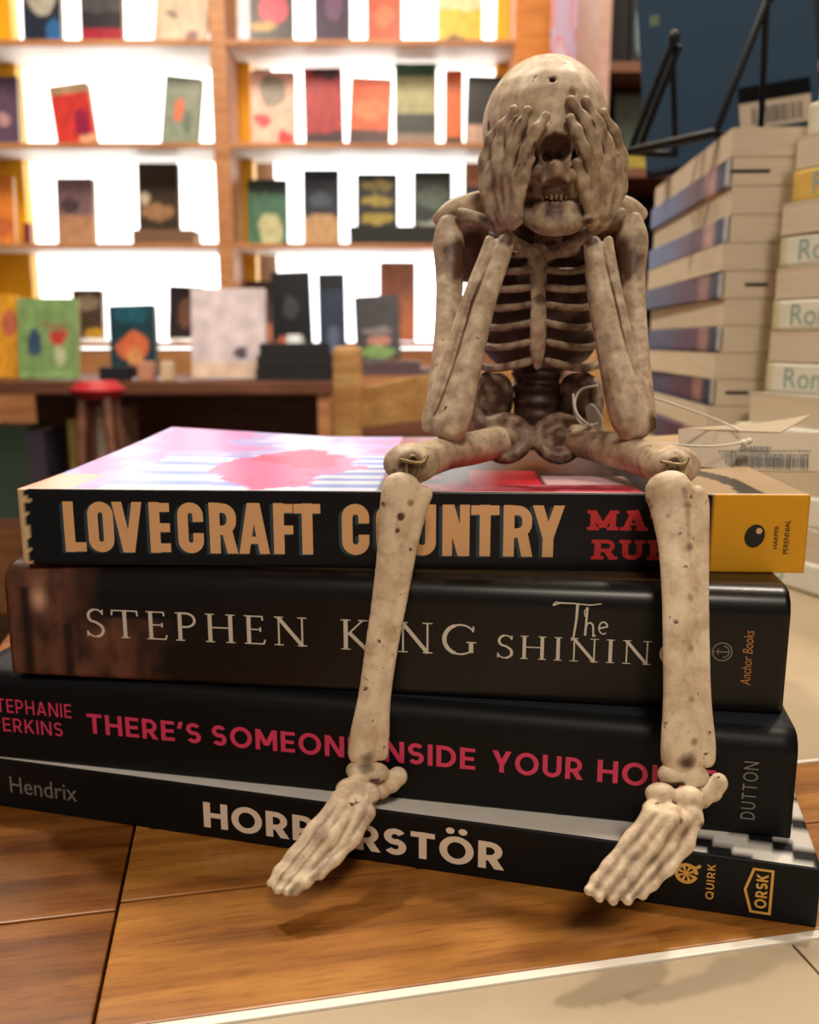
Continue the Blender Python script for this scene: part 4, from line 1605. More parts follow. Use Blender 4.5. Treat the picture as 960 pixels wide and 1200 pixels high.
# flat books and picture book on a low counter right of the display table
ctr = thing('counter', 'low wooden counter behind the chair holding a grey picture book', 'counter', (P(500, 450, 2.2).x, 2.2, FZ))
k0 = Vector(ctr.location)
cz = P(480, 441, 2.2).z
x0, x1 = P(412, 445, 2.2).x, P(640, 445, 2.2).x
part_box('top', (x0, 2.2, cz - 0.03, x1, 2.52, cz), M_orange_wood, ctr, k0)
part_box('body', (x0 + 0.02, 2.22, FZ, x1 - 0.02, 2.50, cz - 0.03), M_dark_wood, ctr, k0)
for k in range(2):
    a, b = P(415, 441, 2.23), P(505 - 12 * k, 431, 2.23)
    r = thing('book', ('lower', 'upper')[k] + ' purplish grey book lying flat on the counter', 'book', (a.x, 2.215, cz + 0.0005 + k * 0.018), group='flat books on the counter')
    w = b.x - a.x
    obj('cover', boxes((0, 0, 0, w, 0.16, 0.003), (0, 0, 0.014, w, 0.16, 0.017), (0, 0, 0.003, w, 0.003, 0.014)), mat('mauve_cover', '#5c4a52', 0.5), r)
    obj('page_block', boxes((0.003, 0.004, 0.0032, w - 0.003, 0.157, 0.0138)), M_paper, r)
a_seed[0] = 90
upright_book(418, 347, 470, 425, 2.26, plain('#3c3a40', (0.1, 0.0, 0.9, 0.2, '#7a9a5c'), (0.25, 0.2, 0.8, 0.38, '#b88070'), (0.15, 0.38, 0.85, 0.5, '#7a7478')), 'grey picture book with green foot propped on flat books', t=0.02, roll=-0.05, zbase=cz + 0.0375, lean=0.15)

# ------------------------------------------------------------------ dark bookcase and poster at the right
YD = 2.1
db = thing('bookcase', 'dark brown bookcase behind the easel at the right', 'bookcase', (P(760, 200, YD).x, YD, FZ))
b0 = Vector(db.location)
XD = lambda p: P(p, 150, YD).x
part_box('upright', (XD(700), YD, FZ, XD(712), YD + 0.3, 1.4), mat_wood('pinkish_wood', '#b08a80', '#bc988c', '#c8a498', 0.5, 0, 0.4), db, b0)
part_box('upright', (XD(1050), YD, FZ, XD(1065), YD + 0.3, 1.4), M_dark_wood, db, b0)
part_box('back_panel', (XD(712), YD + 0.28, FZ, XD(1050), YD + 0.3, 1.4), mat('near_black_board', '#15100e', 0.8), db, b0, 0)
dsz = [P(740, y_, YD).z for y_ in (72, 196, 330, 460)]
for z in dsz + [1.38]:
    part_box('shelf', (XD(712), YD, z - 0.022, XD(1050), YD + 0.28, z), M_dark_wood, db, b0)
DG = 'books in the dark bookcase'
for i, (p0, p1, y0, k, art, lab) in enumerate((
        (716, 738, -30, 0, plain('#17181c'), 'black book on the upper shelf of the dark bookcase'),
        (742, 764, -20, 0, plain('#20242a', (0.2, 0.2, 0.8, 0.8, '#6a7c88')), 'grey blue book on the upper shelf of the dark bookcase'),
        (722, 782, 108, 1, plain('#6a6e64', (0, 0, 1, 0.25, '#a89a40'), (0.1, 0.3, 0.9, 0.6, '#55685a')), 'grey green book with yellow foot on the dark bookcase'))):
    a_seed[0] = 120 + i
    upright_book(p0, y0, p1, y0 + 80, YD + 0.10, art, lab, DG, t=0.02, zbase=dsz[k] + 0.001, lean=0.1)

# poster stand between the two bookcases
ps = thing('poster_stand', 'pink and orange poster board between the two bookcases', 'poster', (P(672, 200, 2.45).x, 2.45, FZ))
bm = bmesh.new()
cl = bm.loops.layers.float_color.new('Col')
x0, x1, z0, z1 = P(642, 200, 2.45).x - ps.location.x, P(700, 200, 2.45).x - ps.location.x, 0.35 - FZ - 0.0, 1.35 - FZ
nx, nz = 14, 60
z0 = P(660, 330, 2.45).z - FZ
for i in range(nx):
    for j in range(nz):
        xs = [x0 + (x1 - x0) * (i + a) / nx for a in (0, 1)]
        zs_ = [z0 + (z1 - z0) * (j + a) / nz for a in (0, 1)]
        f = bm.faces.new([bm.verts.new(p) for p in ((xs[0], 0, zs_[0]), (xs[1], 0, zs_[0]), (xs[1], 0, zs_[1]), (xs[0], 0, zs_[1]))])
        n = noise.noise(Vector((i * 0.22, j * 0.16, 4)))
        zz = z0 + (z1 - z0) * j / nz + FZ
        d = i / nx - (P(0, 40, 2.45).z - zz) * -0.6
        if zz < P(0, 70, 2.45).z and i < 5:
            c = col('#e8862c')
        elif n > 0.15:
            c = col('#c8b8d0')
        elif n > -0.1:
            c = col('#d090a0')
        else:
            c = col('#bca8c8')
        for lp in f.loops:
            lp[cl] = (*c, 1)
bmesh.ops.remove_doubles(bm, verts=bm.verts, dist=1e-5)
o = obj('printed_board', bm, M_print, ps)
s = o.modifiers.new('t', 'SOLIDIFY')
s.thickness = 0.012
s.offset = -1
obj('foot', boxes((x0, -0.03, 0, x1, 0.16, 0.02), ((x0 + x1) / 2 - 0.015, 0.016, 0.02, (x0 + x1) / 2 + 0.015, 0.04, z1 - 0.1)), M_dark_wood, ps)
# ------------------------------------------------------------------ the skeleton figurine
sk_base = Vector((0.035, 0.262, Z1 + T1))
SK = thing('skeleton_figurine', 'small resin skeleton sitting on the book pile with both hands over its face', 'figurine', sk_base)


def bone(name, bm, voxel=0.0006, dark_marks=(), base=0.0, m=None, smooth=4, post=None, label=None):
    me = fuse(bm, voxel, smooth)
    if post:
        for v in me.vertices:
            v.co = post(v.co.copy())
    at = me.attributes.new('stain_shade', 'FLOAT', 'POINT')
    for v in me.vertices:
        s = base
        for (c, r, k) in dark_marks:
            if isinstance(c, tuple):
                ab = c[1] - c[0]
                tt = min(1, max(0, (v.co - c[0]).dot(ab) / ab.length_squared))
                d = (v.co - c[0] - ab * tt).length / r
            else:
                d = (v.co - c).length / r
            if d < 1:
                s = max(s, k * (1 - d * d))
        at.data[v.index].value = s
    me.transform(Matrix.Translation(-sk_base))
    o = obj(name, me, m or M_bone, SK, True)
    if label:
        o['label'] = label
    return o


def sw(bm, pts, flat=1.0, n=14, k=6):
    """limb through (px, py, depth, radius in pixels) stations"""
    sweep(bm, [P(a, b, Y) for a, b, Y, r in pts], [RP(r, Y) for a, b, Y, r in pts], n=n, k=k, flat=flat)


def el(bm, px, py, Y, rx, rz, ry, rot=None):
    ball(bm, P(px, py, Y), RP(rx, Y), ry, RP(rz, Y), rot)


from mathutils import Euler
# --- skull
bm = bmesh.new()
el(bm, 637, 152, 0.279, 68, 72, 0.028)
el(bm, 640, 178, 0.272, 62, 55, 0.022)
el(bm, 648, 200, 0.266, 46, 48, 0.015)
sw(bm, [(592, 170, 0.259, 8), (620, 158, 0.2545, 9), (648, 152, 0.2535, 9), (676, 158, 0.2545, 9), (700, 168, 0.259, 8)])
sw(bm, [(604, 205, 0.258, 8), (625, 205, 0.252, 9), (640, 205, 0.250, 8)])
sw(bm, [(692, 203, 0.258, 8), (675, 205, 0.252, 9), (660, 205, 0.250, 8)])
el(bm, 651, 212, 0.2575, 27, 18, 0.0075)
el(bm, 651, 197, 0.2495, 9, 14, 0.003)
sw(bm, [(622, 222, 0.2575, 9), (636, 224, 0.2535, 9), (651, 224, 0.2522, 9), (666, 224, 0.2535, 9), (680, 222, 0.2575, 9)])
sw(bm, [(640, 205, 0.2495, 5), (637, 214, 0.2485, 5)])
sw(bm, [(664, 203, 0.2495, 5), (666, 214, 0.2485, 5)])


def dent(cs):
    cc = [(P(px, py, Y), RP(rx, Y), RP(rz, Y), dep) for px, py, Y, rx, rz, dep in cs]

    def f(v):
        for c, rx, rz, dep in cc:
            if v.y < 0.268:
                d = ((v.x - c.x) / rx) ** 2 + ((v.z - c.z) / rz) ** 2
                if d < 1:
                    v.y += dep * (1 - d) ** 0.6
        return v
    return f


skull = bone('skull', bm, 0.0006, [(P(652, 172, 0.254), 0.0066, 1.1), (P(652, 205, 0.25), 0.006, 0.45), (P(651, 230, 0.25), 0.009, 0.9), (P(647, 95, 0.255), 0.0012, 1.2), (P(668, 113, 0.256), 0.0016, 1.2), (P(572, 148, 0.27), 0.002, 0.9), (P(575, 175, 0.262), 0.009, 0.5), (P(640, 195, 0.252), 0.017, 0.62)], 0.25,  # first spot paints the broad shade at the nose into the colour
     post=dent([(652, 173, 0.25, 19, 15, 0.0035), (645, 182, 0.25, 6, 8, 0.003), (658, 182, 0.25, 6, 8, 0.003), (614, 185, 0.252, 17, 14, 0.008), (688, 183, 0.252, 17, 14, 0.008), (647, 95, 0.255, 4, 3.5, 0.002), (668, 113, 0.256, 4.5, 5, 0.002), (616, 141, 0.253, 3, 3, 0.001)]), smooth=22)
bm = bmesh.new()
for i, px in enumerate((630, 635.5, 641, 646.5, 652, 657.5, 663, 668.5, 673)):
    yy = 0.2506 + abs(i - 4) ** 2 * 0.00022
    ln = (0, 1.5, -1, 1, 0.5, 1.5, 0, -1, 1)[i]
    sw(bm, [(px, 224, yy + 0.0004, 2.5), (px, 232 + ln, yy + 0.0004, 2.0)], n=8, k=3)
for i, px in enumerate((636, 641.5, 647, 652.5, 658, 663.5, 669)):
    yy = 0.2512 + abs(i - 3) ** 2 * 0.00025
    sw(bm, [(px, 237.5, yy + 0.0003, 1.9), (px, 243, yy + 0.0006, 2.2)], n=8, k=3)
me = bpy.data.meshes.new('teeth')
bm.to_mesh(me)
bm.free()
me.transform(Matrix.Translation(-sk_base))
obj('teeth', me, M_teeth, skull, True)
# --- lower jaw and neck
bm = bmesh.new()
sw(bm, [(606, 222, 0.268, 9), (615, 246, 0.262, 11), (634, 259, 0.2545, 14), (652, 261, 0.2525, 15), (670, 259, 0.2545, 14), (688, 246, 0.262, 11), (694, 222, 0.268, 9)], flat=0.8)
sw(bm, [(632, 244, 0.2555, 9), (652, 243, 0.2530, 9), (672, 244, 0.2555, 9)])
bone('lower_jaw', bm, 0.0006, [(P(651, 240, 0.25), 0.006, 0.8)], 0.46)
bm = bmesh.new()
for i in range(4):
    el(bm, 643 - i, 272 + i * 9, 0.275, 17, 6, 0.0045)
sw(bm, [(644, 262, 0.276, 12), (640, 310, 0.278, 12)])
bone('neck', bm, 0.0006, (), 0.6)
# --- chest
bm = bmesh.new()
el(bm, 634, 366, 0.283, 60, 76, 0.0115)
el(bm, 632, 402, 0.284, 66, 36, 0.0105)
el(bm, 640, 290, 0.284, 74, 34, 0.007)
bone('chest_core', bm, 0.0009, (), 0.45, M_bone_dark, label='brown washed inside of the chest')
bm = bmesh.new()
ribs = [(300, 42, 4), (318, 54, 5), (337, 60, 6), (356, 64, 8), (376, 67, 10), (397, 69, 11), (418, 70, 13)]
for i, (yy, wx, dip) in enumerate(ribs):
    for s in (-1, 1):
        cx = 631
        pts = []
        for a in (4, 22, 42, 64, 86, 112):
            ra = math.radians(a)
            px = cx + s * (wx * math.sin(ra) + 5)
            Y = 0.283 - 0.0175 * math.cos(ra)
            py = yy + dip * math.sin(ra * 1.7) - 10 * (1 - math.cos(ra)) + (i - 3) * 1.2
            pts.append((px, py, Y, 4.6 if i < 6 else 5.2))
        sw(bm, pts, n=10, k=4)
bone('rib_cage', bm, 0.00055, (), 0.52, smooth=3)
bm = bmesh.new()
sw(bm, [(630, 296, 0.2672, 13), (631, 318, 0.2662, 11), (631, 345, 0.2655, 9), (631, 380, 0.2650, 10), (630, 412, 0.2655, 9), (630, 430, 0.266, 5)], flat=0.45)
bone('breastbone', bm, 0.0005, [(P(632, 352, 0.265), 0.003, 0.9)], 0.42)
for s, pts in ((-1, [(540, 250, 0.268, 7), (575, 262, 0.264, 7), (605, 286, 0.264, 7), (624, 296, 0.266, 8)]), (1, [(728, 250, 0.268, 7), (702, 266, 0.264, 7), (668, 288, 0.264, 7), (642, 298, 0.266, 8)])):
    bm = bmesh.new()
    sw(bm, pts)
    bone('collarbone', bm, 0.0005, (), 0.5)
# --- shoulder blades
for pts, c in (([(514, 258, 0.274, 8), (532, 242, 0.273, 9), (566, 232, 0.274, 9)], (549, 285, 24, 44)), ([(752, 252, 0.274, 8), (736, 240, 0.273, 9), (708, 232, 0.274, 8)], (718, 285, 22, 44))):
    bm = bmesh.new()
    sw(bm, pts)
    el(bm, c[0], c[1], 0.283, c[2], c[3], 0.004)
    el(bm, c[0], 252, 0.277, 26, 14, 0.006)
    bone('shoulder_blade', bm, 0.0006, [(P(c[0], c[1] + 15, 0.28), 0.012, 0.9)], 0.3)
# --- arms
bm = bmesh.new()
sw(bm, [(526, 262, 0.272, 13), (526, 285, 0.271, 18), (527, 330, 0.266, 16), (524, 390, 0.257, 15), (519, 450, 0.248, 17), (516, 495, 0.242, 19)])
bone('upper_arm', bm, 0.0007, [(P(548, 305, 0.265), 0.012, 0.85)], 0.34)
bm = bmesh.new()
sw(bm, [(741, 258, 0.272, 12), (741, 282, 0.271, 18), (741, 330, 0.266, 15), (745, 390, 0.257, 14), (750, 450, 0.248, 15), (752, 495, 0.242, 18)])
bone('upper_arm', bm, 0.0007, [(P(725, 305, 0.265), 0.012, 0.85)], 0.36)
bm = bmesh.new()
sw(bm, [(593, 283, 0.2495, 10), (588, 296, 0.249, 12), (568, 352, 0.246, 14), (549, 425, 0.2405, 16.5), (534, 480, 0.2365, 21), (526, 499, 0.2355, 23)])
sw(bm, [(582, 290, 0.2515, 7), (556, 355, 0.2478, 8), (533, 430, 0.2420, 9), (517, 485, 0.2385, 10)])
sw(bm, [(574, 281, 0.2500, 6), (567, 300, 0.2495, 6), (543, 360, 0.2452, 5.5), (519, 435, 0.2397, 5.5), (503, 482, 0.2365, 7), (505, 498, 0.2365, 12)])
bone('forearm', bm, 0.0005, [((P(578, 285, 0.2470), P(553, 352, 0.2440)), 0.0013, 0.9), ((P(553, 352, 0.2440), P(527, 435, 0.2380)), 0.0012, 0.9), ((P(527, 435, 0.2380), P(509, 485, 0.2340)), 0.0012, 0.9), (P(595, 276, 0.247), 0.004, 1.0), (P(550, 370, 0.244), 0.002, 0.5), (P(512, 480, 0.234), 0.004, 0.6)], 0.33)
bm = bmesh.new()
sw(bm, [(694, 285, 0.2495, 10), (697, 298, 0.249, 12), (705, 352, 0.246, 15.5), (720, 425, 0.2405, 18), (735, 480, 0.2365, 23), (744, 500, 0.2355, 22)])
sw(bm, [(707, 290, 0.2515, 7), (718, 355, 0.2478, 8), (734, 430, 0.2420, 9), (748, 485, 0.2385, 10)])
sw(bm, [(713, 281, 0.2500, 5.5), (716, 300, 0.2495, 5.5), (728, 360, 0.2452, 5.5), (746, 435, 0.2397, 6), (757, 480, 0.237, 9), (760, 500, 0.2365, 11)])
bone('forearm', bm, 0.0005, [((P(709, 285, 0.2470), P(721, 352, 0.2440)), 0.0012, 0.85), ((P(721, 352, 0.2440), P(737, 435, 0.2380)), 0.0011, 0.8), (P(692, 276, 0.247), 0.004, 1.0), (P(765, 495, 0.234), 0.005, 0.8)], 0.35)


# --- hands: palm, four fingers and a thumb laid over the eyes
def yh(px, py):
    return 0.2475 + ((px - 648) / 82.0) ** 2 * 0.017 + max(0, 150 - py) * 0.00006 + max(0, py - 215) * 0.00003


def hand(fingers, palm, wrist, dark_marks):
    bm = bmesh.new()
    for pts in fingers:
        st_ = []
        for i, (a, b) in enumerate(pts):
            st_.append((a, b, yh(a, b), 8.8 if i in (1, 2) else (8.0 if i < len(pts) - 1 else 6.0)))
        # knuckles: a little thicker at every joint, thinner between
        full = []
        for p, q in zip(st_, st_[1:]):
            full.append(p)
            full.append(((p[0] + q[0]) / 2, (p[1] + q[1]) / 2, (p[2] + q[2]) / 2, min(p[3], q[3]) * 0.86))
        full.append(st_[-1])
        sw(bm, full, n=10, k=3)
    for (a, b, rx, rz) in palm:
        el(bm, a, b, yh(a, b) + 0.0022, rx, rz, 0.0024)
    for (a, b, r) in wrist:
        el(bm, a, b, yh(a, b) + 0.002, r, r, 0.003)
    dark_marks = list(dark_marks)
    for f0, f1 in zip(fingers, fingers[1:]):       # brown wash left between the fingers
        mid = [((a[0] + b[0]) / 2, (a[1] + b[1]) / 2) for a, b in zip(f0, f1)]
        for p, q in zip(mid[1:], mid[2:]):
            dark_marks.append(((P(p[0], p[1], yh(*p) - 0.0005), P(q[0], q[1], yh(*q) - 0.0005)), 0.0014, 0.85))
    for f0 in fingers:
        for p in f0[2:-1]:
            dark_marks.append((P(p[0], p[1] + 3, yh(*p) - 0.002), 0.0009, 0.5))
    return bone('hand', bm, 0.00045, dark_marks, 0.43, smooth=1)


hand([[(591, 258), (570, 222), (569, 188), (577, 162), (588, 146)],
      [(594, 255), (583, 212), (584, 174), (592, 147), (603, 128)],
      [(598, 252), (596, 208), (602, 172), (611, 146), (619, 129)],
      [(603, 250), (607, 208), (618, 176), (630, 151), (640, 136)],
      [(606, 252), (608, 228), (614, 207), (622, 186)]],
     [(586, 222, 22, 38), (597, 190, 20, 38), (606, 160, 14, 22)], [(588, 262, 8), (600, 262, 8), (594, 252, 9), (606, 258, 7), (583, 255, 7)],
     [(P(596, 265, 0.25), 0.0048, 1.15), (P(606, 205, 0.25), 0.002, 0.6), (P(622, 182, 0.248), 0.002, 0.7), (P(610, 141, 0.25), 0.001, 1.2)])
hand([[(710, 258), (727, 222), (728, 185), (719, 155), (706, 132)],
      [(706, 255), (717, 212), (712, 176), (701, 146), (686, 118)],
      [(702, 252), (706, 208), (696, 172), (684, 140), (668, 117)],
      [(698, 250), (694, 208), (684, 176), (675, 152), (668, 138)],
      [(694, 254), (688, 232), (683, 212), (676, 190)]],
     [(713, 218, 18, 38), (702, 192, 20, 38), (692, 158, 14, 24)], [(706, 262, 8), (694, 262, 8), (701, 252, 9), (688, 258, 7), (712, 255, 6)],
     [(P(694, 265, 0.25), 0.0048, 1.15), (P(694, 205, 0.25), 0.002, 0.5)])
# --- lower back and pelvis
bm = bmesh.new()
for i in range(4):
    el(bm, 629, 438 + i * 16, 0.279, 30 - i, 10, 0.0075)
sw(bm, [(630, 420, 0.281, 26), (628, 505, 0.279, 27)])
bone('lumbar_spine', bm, 0.0007, (), 0.5, M_bone_dark, label='brown washed lumbar spine')
bm = bmesh.new()
for s, cx in ((-1, 580), (1, 676)):
    el(bm, cx, 470, 0.278, 25, 34, 0.004, Euler((0.2, 0, s * -0.5)))
    sw(bm, [(cx + s * 8, 440, 0.276, 6), (cx + s * 22, 452, 0.272, 7), (cx + s * 24, 478, 0.268, 8), (cx + s * 14, 500, 0.266, 10)])
    x = 593 if s < 0 else 655
    el(bm, x, 512, 0.267, 24, 18, 0.007)
    sw(bm, [(x + s * 22, 505, 0.266, 10), (x + s * 18, 526, 0.262, 10), (x, 536, 0.2605, 9), (x - s * 20, 525, 0.262, 9), (x - s * 24, 505, 0.264, 8), (x - s * 4, 492, 0.265, 9), (x + s * 18, 496, 0.266, 9)])
sw(bm, [(600, 508, 0.264, 9), (627, 512, 0.264, 9), (650, 508, 0.264, 9)])
el(bm, 628, 500, 0.280, 30, 28, 0.006)
for v in bm.verts:
    v.co.z = max(v.co.z, Z1 + T1 + 0.0004)
bone('pelvis', bm, 0.0007, [(P(593, 515, 0.262), 0.006, 0.8), (P(655, 512, 0.262), 0.006, 0.8), (P(590, 470, 0.272), 0.008, 0.7)], 0.60)
# --- legs
thL = [(606, 512, 0.272, 10), (590, 516, 0.266, 18), (560, 524, 0.254, 20), (525, 531, 0.238, 20), (500, 538, 0.226, 22), (487, 543, 0.2195, 23), (482, 544, 0.2165, 22)]
thR = [(650, 510, 0.272, 10), (668, 514, 0.266, 18), (700, 522, 0.254, 20), (735, 532, 0.238, 21), (765, 540, 0.226, 23), (783, 545, 0.2185, 25), (788, 546, 0.2155, 23)]
for pts, kx, ky in ((thL, 482, 543), (thR, 788, 546)):
    bm = bmesh.new()
    sw(bm, pts)
    s = -1 if kx < 600 else 1
    el(bm, kx - 10 * s * -1 * 0, ky, 0.219, 34, 25, 0.0042)
    floor_ = Z1 + T1 + 0.0004
    for v in bm.verts:
        if v.co.y > 0.216:
            v.co.z = max(v.co.z, floor_)
    bone('thigh', bm, 0.00065, [(P(kx, ky, 0.2145), 0.0045, 0.85), (P(kx + (40 if kx < 600 else -40), ky, 0.236), 0.009, 0.5)], 0.26)
shL = [(478, 572, 0.2115, 30), (474, 590, 0.211, 29), (466, 640, 0.210, 24), (457, 700, 0.208, 21.5), (447, 760, 0.206, 20), (439, 815, 0.2045, 20), (433, 860, 0.203, 24), (431, 884, 0.2025, 25)]
shR = [(791, 574, 0.2085, 36), (796, 592, 0.2075, 35), (801, 640, 0.203, 30), (803, 700, 0.197, 28), (804, 760, 0.192, 28), (805, 820, 0.1875, 29), (806, 870, 0.1845, 33), (806, 890, 0.184, 33)]
for pts, s in ((shL, -1), (shR, 1)):
    bm = bmesh.new()
    # shin bone and the thinner bone beside it
    sw(bm, [(a - 0.22 * r, b, Y, r * 0.80) for a, b, Y, r in pts], flat=0.62)
    sw(bm, [(a + 0.62 * r, b + (6 if i == 0 else 0), Y + 0.0006, r * 0.40) for i, (a, b, Y, r) in enumerate(pts)], flat=0.9)
    st_ = []
    for q in pts[1:-1]:
        st_.append((P(q[0] + 0.3 * q[3], q[1], q[2] - 0.003), 0.0016, 0.62))
    st_ += [(P(pts[0][0] - 8, 606, pts[0][2] - 0.004), 0.0014, 1.2), (P(pts[0][0] - 12, 622, pts[0][2] - 0.004), 0.0009, 1.2), (P(pts[-1][0] - 10, 872, pts[-1][2] - 0.004), 0.0012, 1.0), (P(pts[-1][0], 893, pts[-1][2] - 0.003), 0.003, 0.7)]
    for a, b in zip(pts, pts[1:]):
        st_.append(((P(a[0] + 0.34 * a[3], a[1], a[2] - 0.0035), P(b[0] + 0.34 * b[3], b[1], b[2] - 0.0035)), 0.0013, 0.52))
    bone('shin', bm, 0.0005, st_, 0.1)


# --- feet: ankle, heel, instep bones and five toes
def foot(ank, heel, inst, toes, dark_marks):
    bm = bmesh.new()
    for p in ank + heel + inst:
        el(bm, p[0], p[1], p[2], p[3], p[4], RP((p[3] + p[4]) / 2 * 0.85, p[2]))
    for pts in toes:
        full = []
        for p, q in zip(pts, pts[1:]):
            full.append(p)
            full.append(((p[0] + q[0]) / 2, (p[1] + q[1]) / 2, (p[2] + q[2]) / 2, min(p[3], q[3]) * 0.8))
        full.append(pts[-1])
        sw(bm, [(a, b, c, d * 1.07) for a, b, c, d in full], n=10, k=3)
    dark_marks = list(dark_marks)
    for f0, f1 in zip(toes, toes[1:]):
        mid = [((a[0] + b[0]) / 2, (a[1] + b[1]) / 2, min(a[2], b[2]) - 0.0004) for a, b in zip(f0, f1)]
        for p, q in zip(mid, mid[1:]):
            dark_marks.append(((P(*p), P(*q)), 0.0011, 0.48))
    for p in inst + ank:
        dark_marks.append(((P(p[0] - p[3] * 0.8, p[1] + p[4] * 0.85, p[2] - 0.002), P(p[0] + p[3] * 0.8, p[1] + p[4] * 0.85, p[2] - 0.002)), 0.001, 0.75))
    return bone('foot', bm, 0.00045, dark_marks, 0.16, smooth=2)


foot([(425, 903, 0.2015, 22, 14), (440, 906, 0.202, 18, 14)], [(466, 910, 0.2035, 13, 13), (457, 917, 0.2033, 15, 14), (446, 924, 0.203, 14, 14)],
     [(413, 925, 0.197, 22, 15), (432, 930, 0.197, 16, 14), (398, 938, 0.194, 14, 14), (418, 945, 0.1935, 17, 14), (430, 948, 0.195, 12, 12)],
     [[(394, 940, 0.193, 10), (366, 972, 0.189, 9), (342, 1002, 0.185, 8), (326, 1022, 0.182, 8), (318, 1036, 0.180, 7)],
      [(402, 944, 0.192, 10), (374, 980, 0.187, 9), (350, 1010, 0.183, 8), (334, 1030, 0.180, 8), (325, 1043, 0.178, 7)],
      [(412, 948, 0.192, 10), (388, 984, 0.186, 10), (364, 1014, 0.182, 9), (346, 1034, 0.179, 8), (336, 1045, 0.177, 7)],
      [(422, 950, 0.192, 10), (402, 986, 0.187, 10), (378, 1012, 0.183, 9), (358, 1034, 0.179, 9), (345, 1044, 0.178, 8)],
      [(432, 952, 0.193, 10), (414, 984, 0.188, 10), (394, 1006, 0.184, 9), (374, 1024, 0.181, 9)]],
     [(P(430, 893, 0.199), 0.004, 0.8), (P(448, 926, 0.199), 0.0022, 0.9), (P(375, 975, 0.186), 0.004, 0.4), (P(350, 1005, 0.181), 0.005, 0.4)])
foot([(786, 908, 0.183, 17, 14), (812, 910, 0.183, 21, 16)], [(842, 918, 0.1855, 12, 14), (834, 926, 0.1855, 15, 16), (822, 934, 0.1845, 15, 15)],
     [(774, 930, 0.178, 20, 14), (806, 938, 0.178, 22, 19), (765, 948, 0.1755, 14, 12), (785, 952, 0.1745, 15, 12), (808, 955, 0.1755, 18, 14)],
     [[(762, 952, 0.174, 10), (738, 982, 0.170, 9), (712, 1014, 0.166, 8), (698, 1032, 0.164, 8), (690, 1044, 0.1625, 7)],
      [(776, 956, 0.173, 10), (750, 990, 0.169, 9), (724, 1022, 0.165, 8), (710, 1040, 0.163, 8), (702, 1052, 0.1615, 7)],
      [(788, 958, 0.173, 10), (766, 994, 0.169, 10), (742, 1024, 0.165, 8.5), (726, 1044, 0.163, 8), (718, 1055, 0.1615, 7.5)],
      [(802, 960, 0.174, 11), (784, 994, 0.170, 10), (760, 1024, 0.166, 9), (744, 1044, 0.1635, 8), (735, 1055, 0.162, 7.5)],
      [(816, 960, 0.175, 10), (804, 990, 0.171, 11), (784, 1016, 0.168, 10), (764, 1036, 0.165, 9), (752, 1048, 0.1635, 8)]],
     [(P(800, 895, 0.180), 0.003, 0.6), (P(740, 1005, 0.167), 0.006, 0.4), (P(720, 1035, 0.163), 0.005, 0.4)])
# --- wire eyes that hook shin to thigh
for kx, ky, Y in ((484, 548, 0.2128), (789, 550, 0.2112)):
    bm = bmesh.new()
    c = P(kx, ky, Y)
    ring = [c + Vector((0.0016 * math.cos(a), 0.0, 0.0030 * math.sin(a))) for a in [math.radians(30 * i) for i in range(13)]]
    sweep(bm, [p - sk_base for p in ring], [0.00045] * 13, n=6, k=1)
    sweep(bm, [c + Vector((-0.003, -0.0004, 0.002)) - sk_base, c + Vector((0.002, -0.001, 0.0012)) - sk_base, c + Vector((0.0035, 0.0, 0.0028)) - sk_base], [0.0005, 0.0005, 0.0005], n=6, k=3)
    o = obj('wire_eye', bm, mat('tarnished_wire', '#8a7450', 0.4, 0.5), SK, True)
    o['label'] = 'tarnished wire eye at the knee'

# ------------------------------------------------------------------ price tag on a white thread
tg = thing('price_tag', 'folded beige price tag with barcode hanging by white thread from the skeleton', 'tag', P(880, 540, 0.262))
q0 = Vector(tg.location)
M_card = mat('beige_card', '#94836a', 0.6)
M_card2 = mat('beige_card_inner', '#a3927a', 0.6)


def sheet(pts, m, name):
    """a stiff paper leaf through rows of corner points"""
    bm = bmesh.new()
    rows = [[bm.verts.new(p - q0) for p in r] for r in pts]
    for a, b in zip(rows, rows[1:]):
        for i in range(len(a) - 1):
            bm.faces.new((a[i], a[i + 1], b[i + 1], b[i]))
    bmesh.ops.recalc_face_normals(bm, faces=bm.faces)
    o = obj(name, bm, m, tg)
    s = o.modifiers.new('t', 'SOLIDIFY')
    s.thickness = 0.0003
    s.offset = 0
    return o


topY, botY = 0.275, 0.262
cols_ = [(795, 503, 797, 546), (830, 505, 828, 548), (870, 507, 868, 551), (915, 508, 915, 553), (962, 507, 962, 553), (1010, 505, 1010, 552)]
sheet([[P(a, b, topY) for a, b, c, d in cols_], [P(c, d, botY) for a, b, c, d in cols_]], M_card, 'front_leaf')
cols_ = [(795, 503, 870, 500), (840, 504, 905, 495), (880, 506, 930, 490), (915, 507, 952, 486)]
sheet([[P(a, b, topY) for a, b, c, d in cols_], [P(c, d, topY + 0.03) for a, b, c, d in cols_]], M_card2, 'back_leaf')
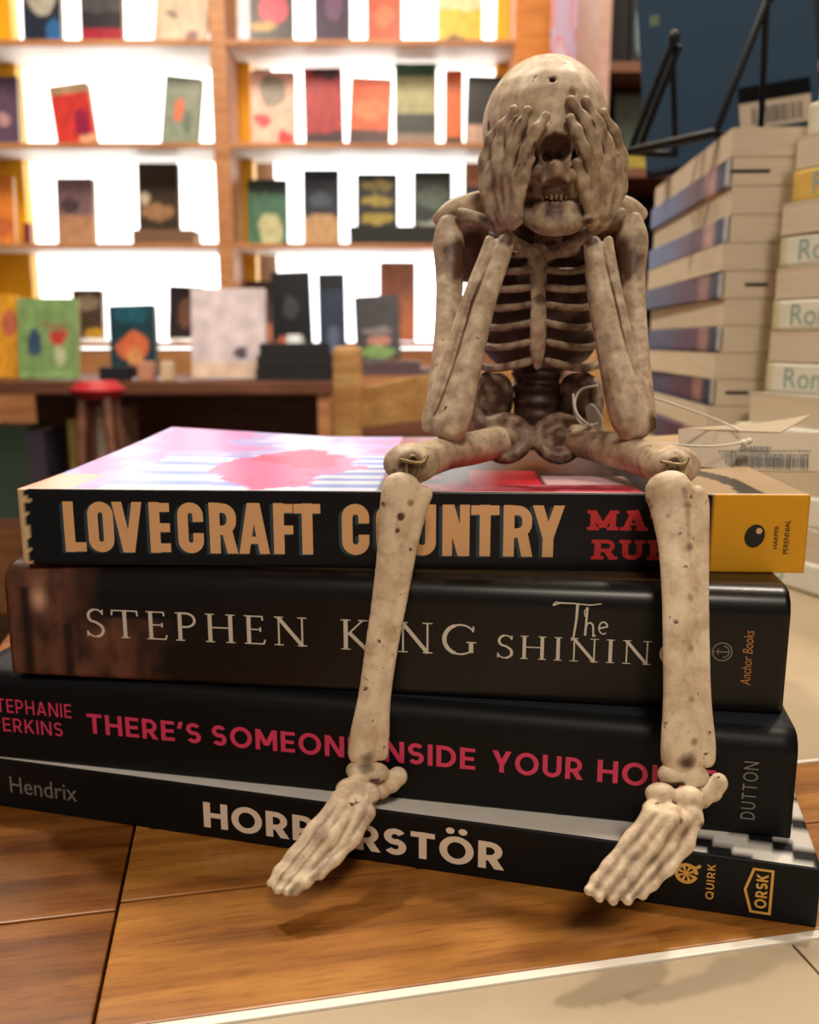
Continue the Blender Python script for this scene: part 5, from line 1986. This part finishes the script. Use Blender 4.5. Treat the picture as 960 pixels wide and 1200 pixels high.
# barcode print on the front leaf, lines from column to column
bm = bmesh.new()
rb = random.Random(5)
px = 822.0
while px < 948:
    w = rb.choice((1.0, 1.0, 1.6, 2.4))
    y0, y1 = 530 + (px - 822) * 0.02, 545 + (px - 822) * 0.02
    quad = []
    for a, b in ((px, y0), (px + w, y0), (px + w, y1), (px, y1)):
        f_ = (b - 507) / 46.0
        quad.append(P(a, b, (topY + (botY - topY) * f_) - 0.0011) - q0)
    bm.faces.new([bm.verts.new(v) for v in quad])
    px += w + rb.choice((1.0, 1.3, 2.0))
for (xa, xb, ya) in ((868, 902, 523), (835, 950, 527.5)):
    px = xa
    while px < xb:
        w = rb.choice((1.6, 2.6, 3.4))
        quad = []
        hh_ = 4 if ya < 525 else 1.6
        for a, b in ((px, ya), (px + w, ya), (px + w, ya + hh_), (px, ya + hh_)):
            f_ = (b - 507) / 46.0
            quad.append(P(a, b, (topY + (botY - topY) * f_) - 0.0011) - q0)
        bm.faces.new([bm.verts.new(v) for v in quad])
        px += w + 1.2
o = obj('barcode', bm, M_black, tg)
bm = bmesh.new()
path = [(700, 452, 0.262), (682, 456, 0.258), (674, 470, 0.255), (678, 487, 0.252), (700, 503, 0.2495), (740, 514, 0.240), (790, 521, 0.238), (835, 523, 0.255), (868, 519, 0.266)]
sweep(bm, [P(*p) - q0 for p in path], [0.00035] * len(path), n=8, k=5)
path = [(672, 462, 0.2555), (674, 485, 0.254), (684, 498, 0.254), (700, 497, 0.256)]
sweep(bm, [P(*p) - q0 for p in path], [0.00035] * len(path), n=8, k=5)
path = [(752, 462, 0.262), (790, 474, 0.268), (840, 492, 0.277), (868, 505, 0.2735)]
sweep(bm, [P(*p) - q0 for p in path], [0.00035] * len(path), n=8, k=5)
obj('thread', bm, M_string, tg, True)
bm = bmesh.new()
for p, r in (((872, 519, 0.2665), 0.0011), ((878, 517, 0.267), 0.001)):
    ball(bm, P(*p) - q0, r, r, r, seg=10)
obj('thread_knot', bm, M_string, tg, True)
bm = bmesh.new()
sweep(bm, [P(692, 478, 0.258) - q0, P(697, 492, 0.257) - q0, P(696, 511, 0.256) - q0], [0.0016, 0.0023, 0.0025], n=10, k=4, flat=0.3)
obj('plastic_tab', bm, mat('milky_plastic', '#c9c6c0', 0.4), tg, True)
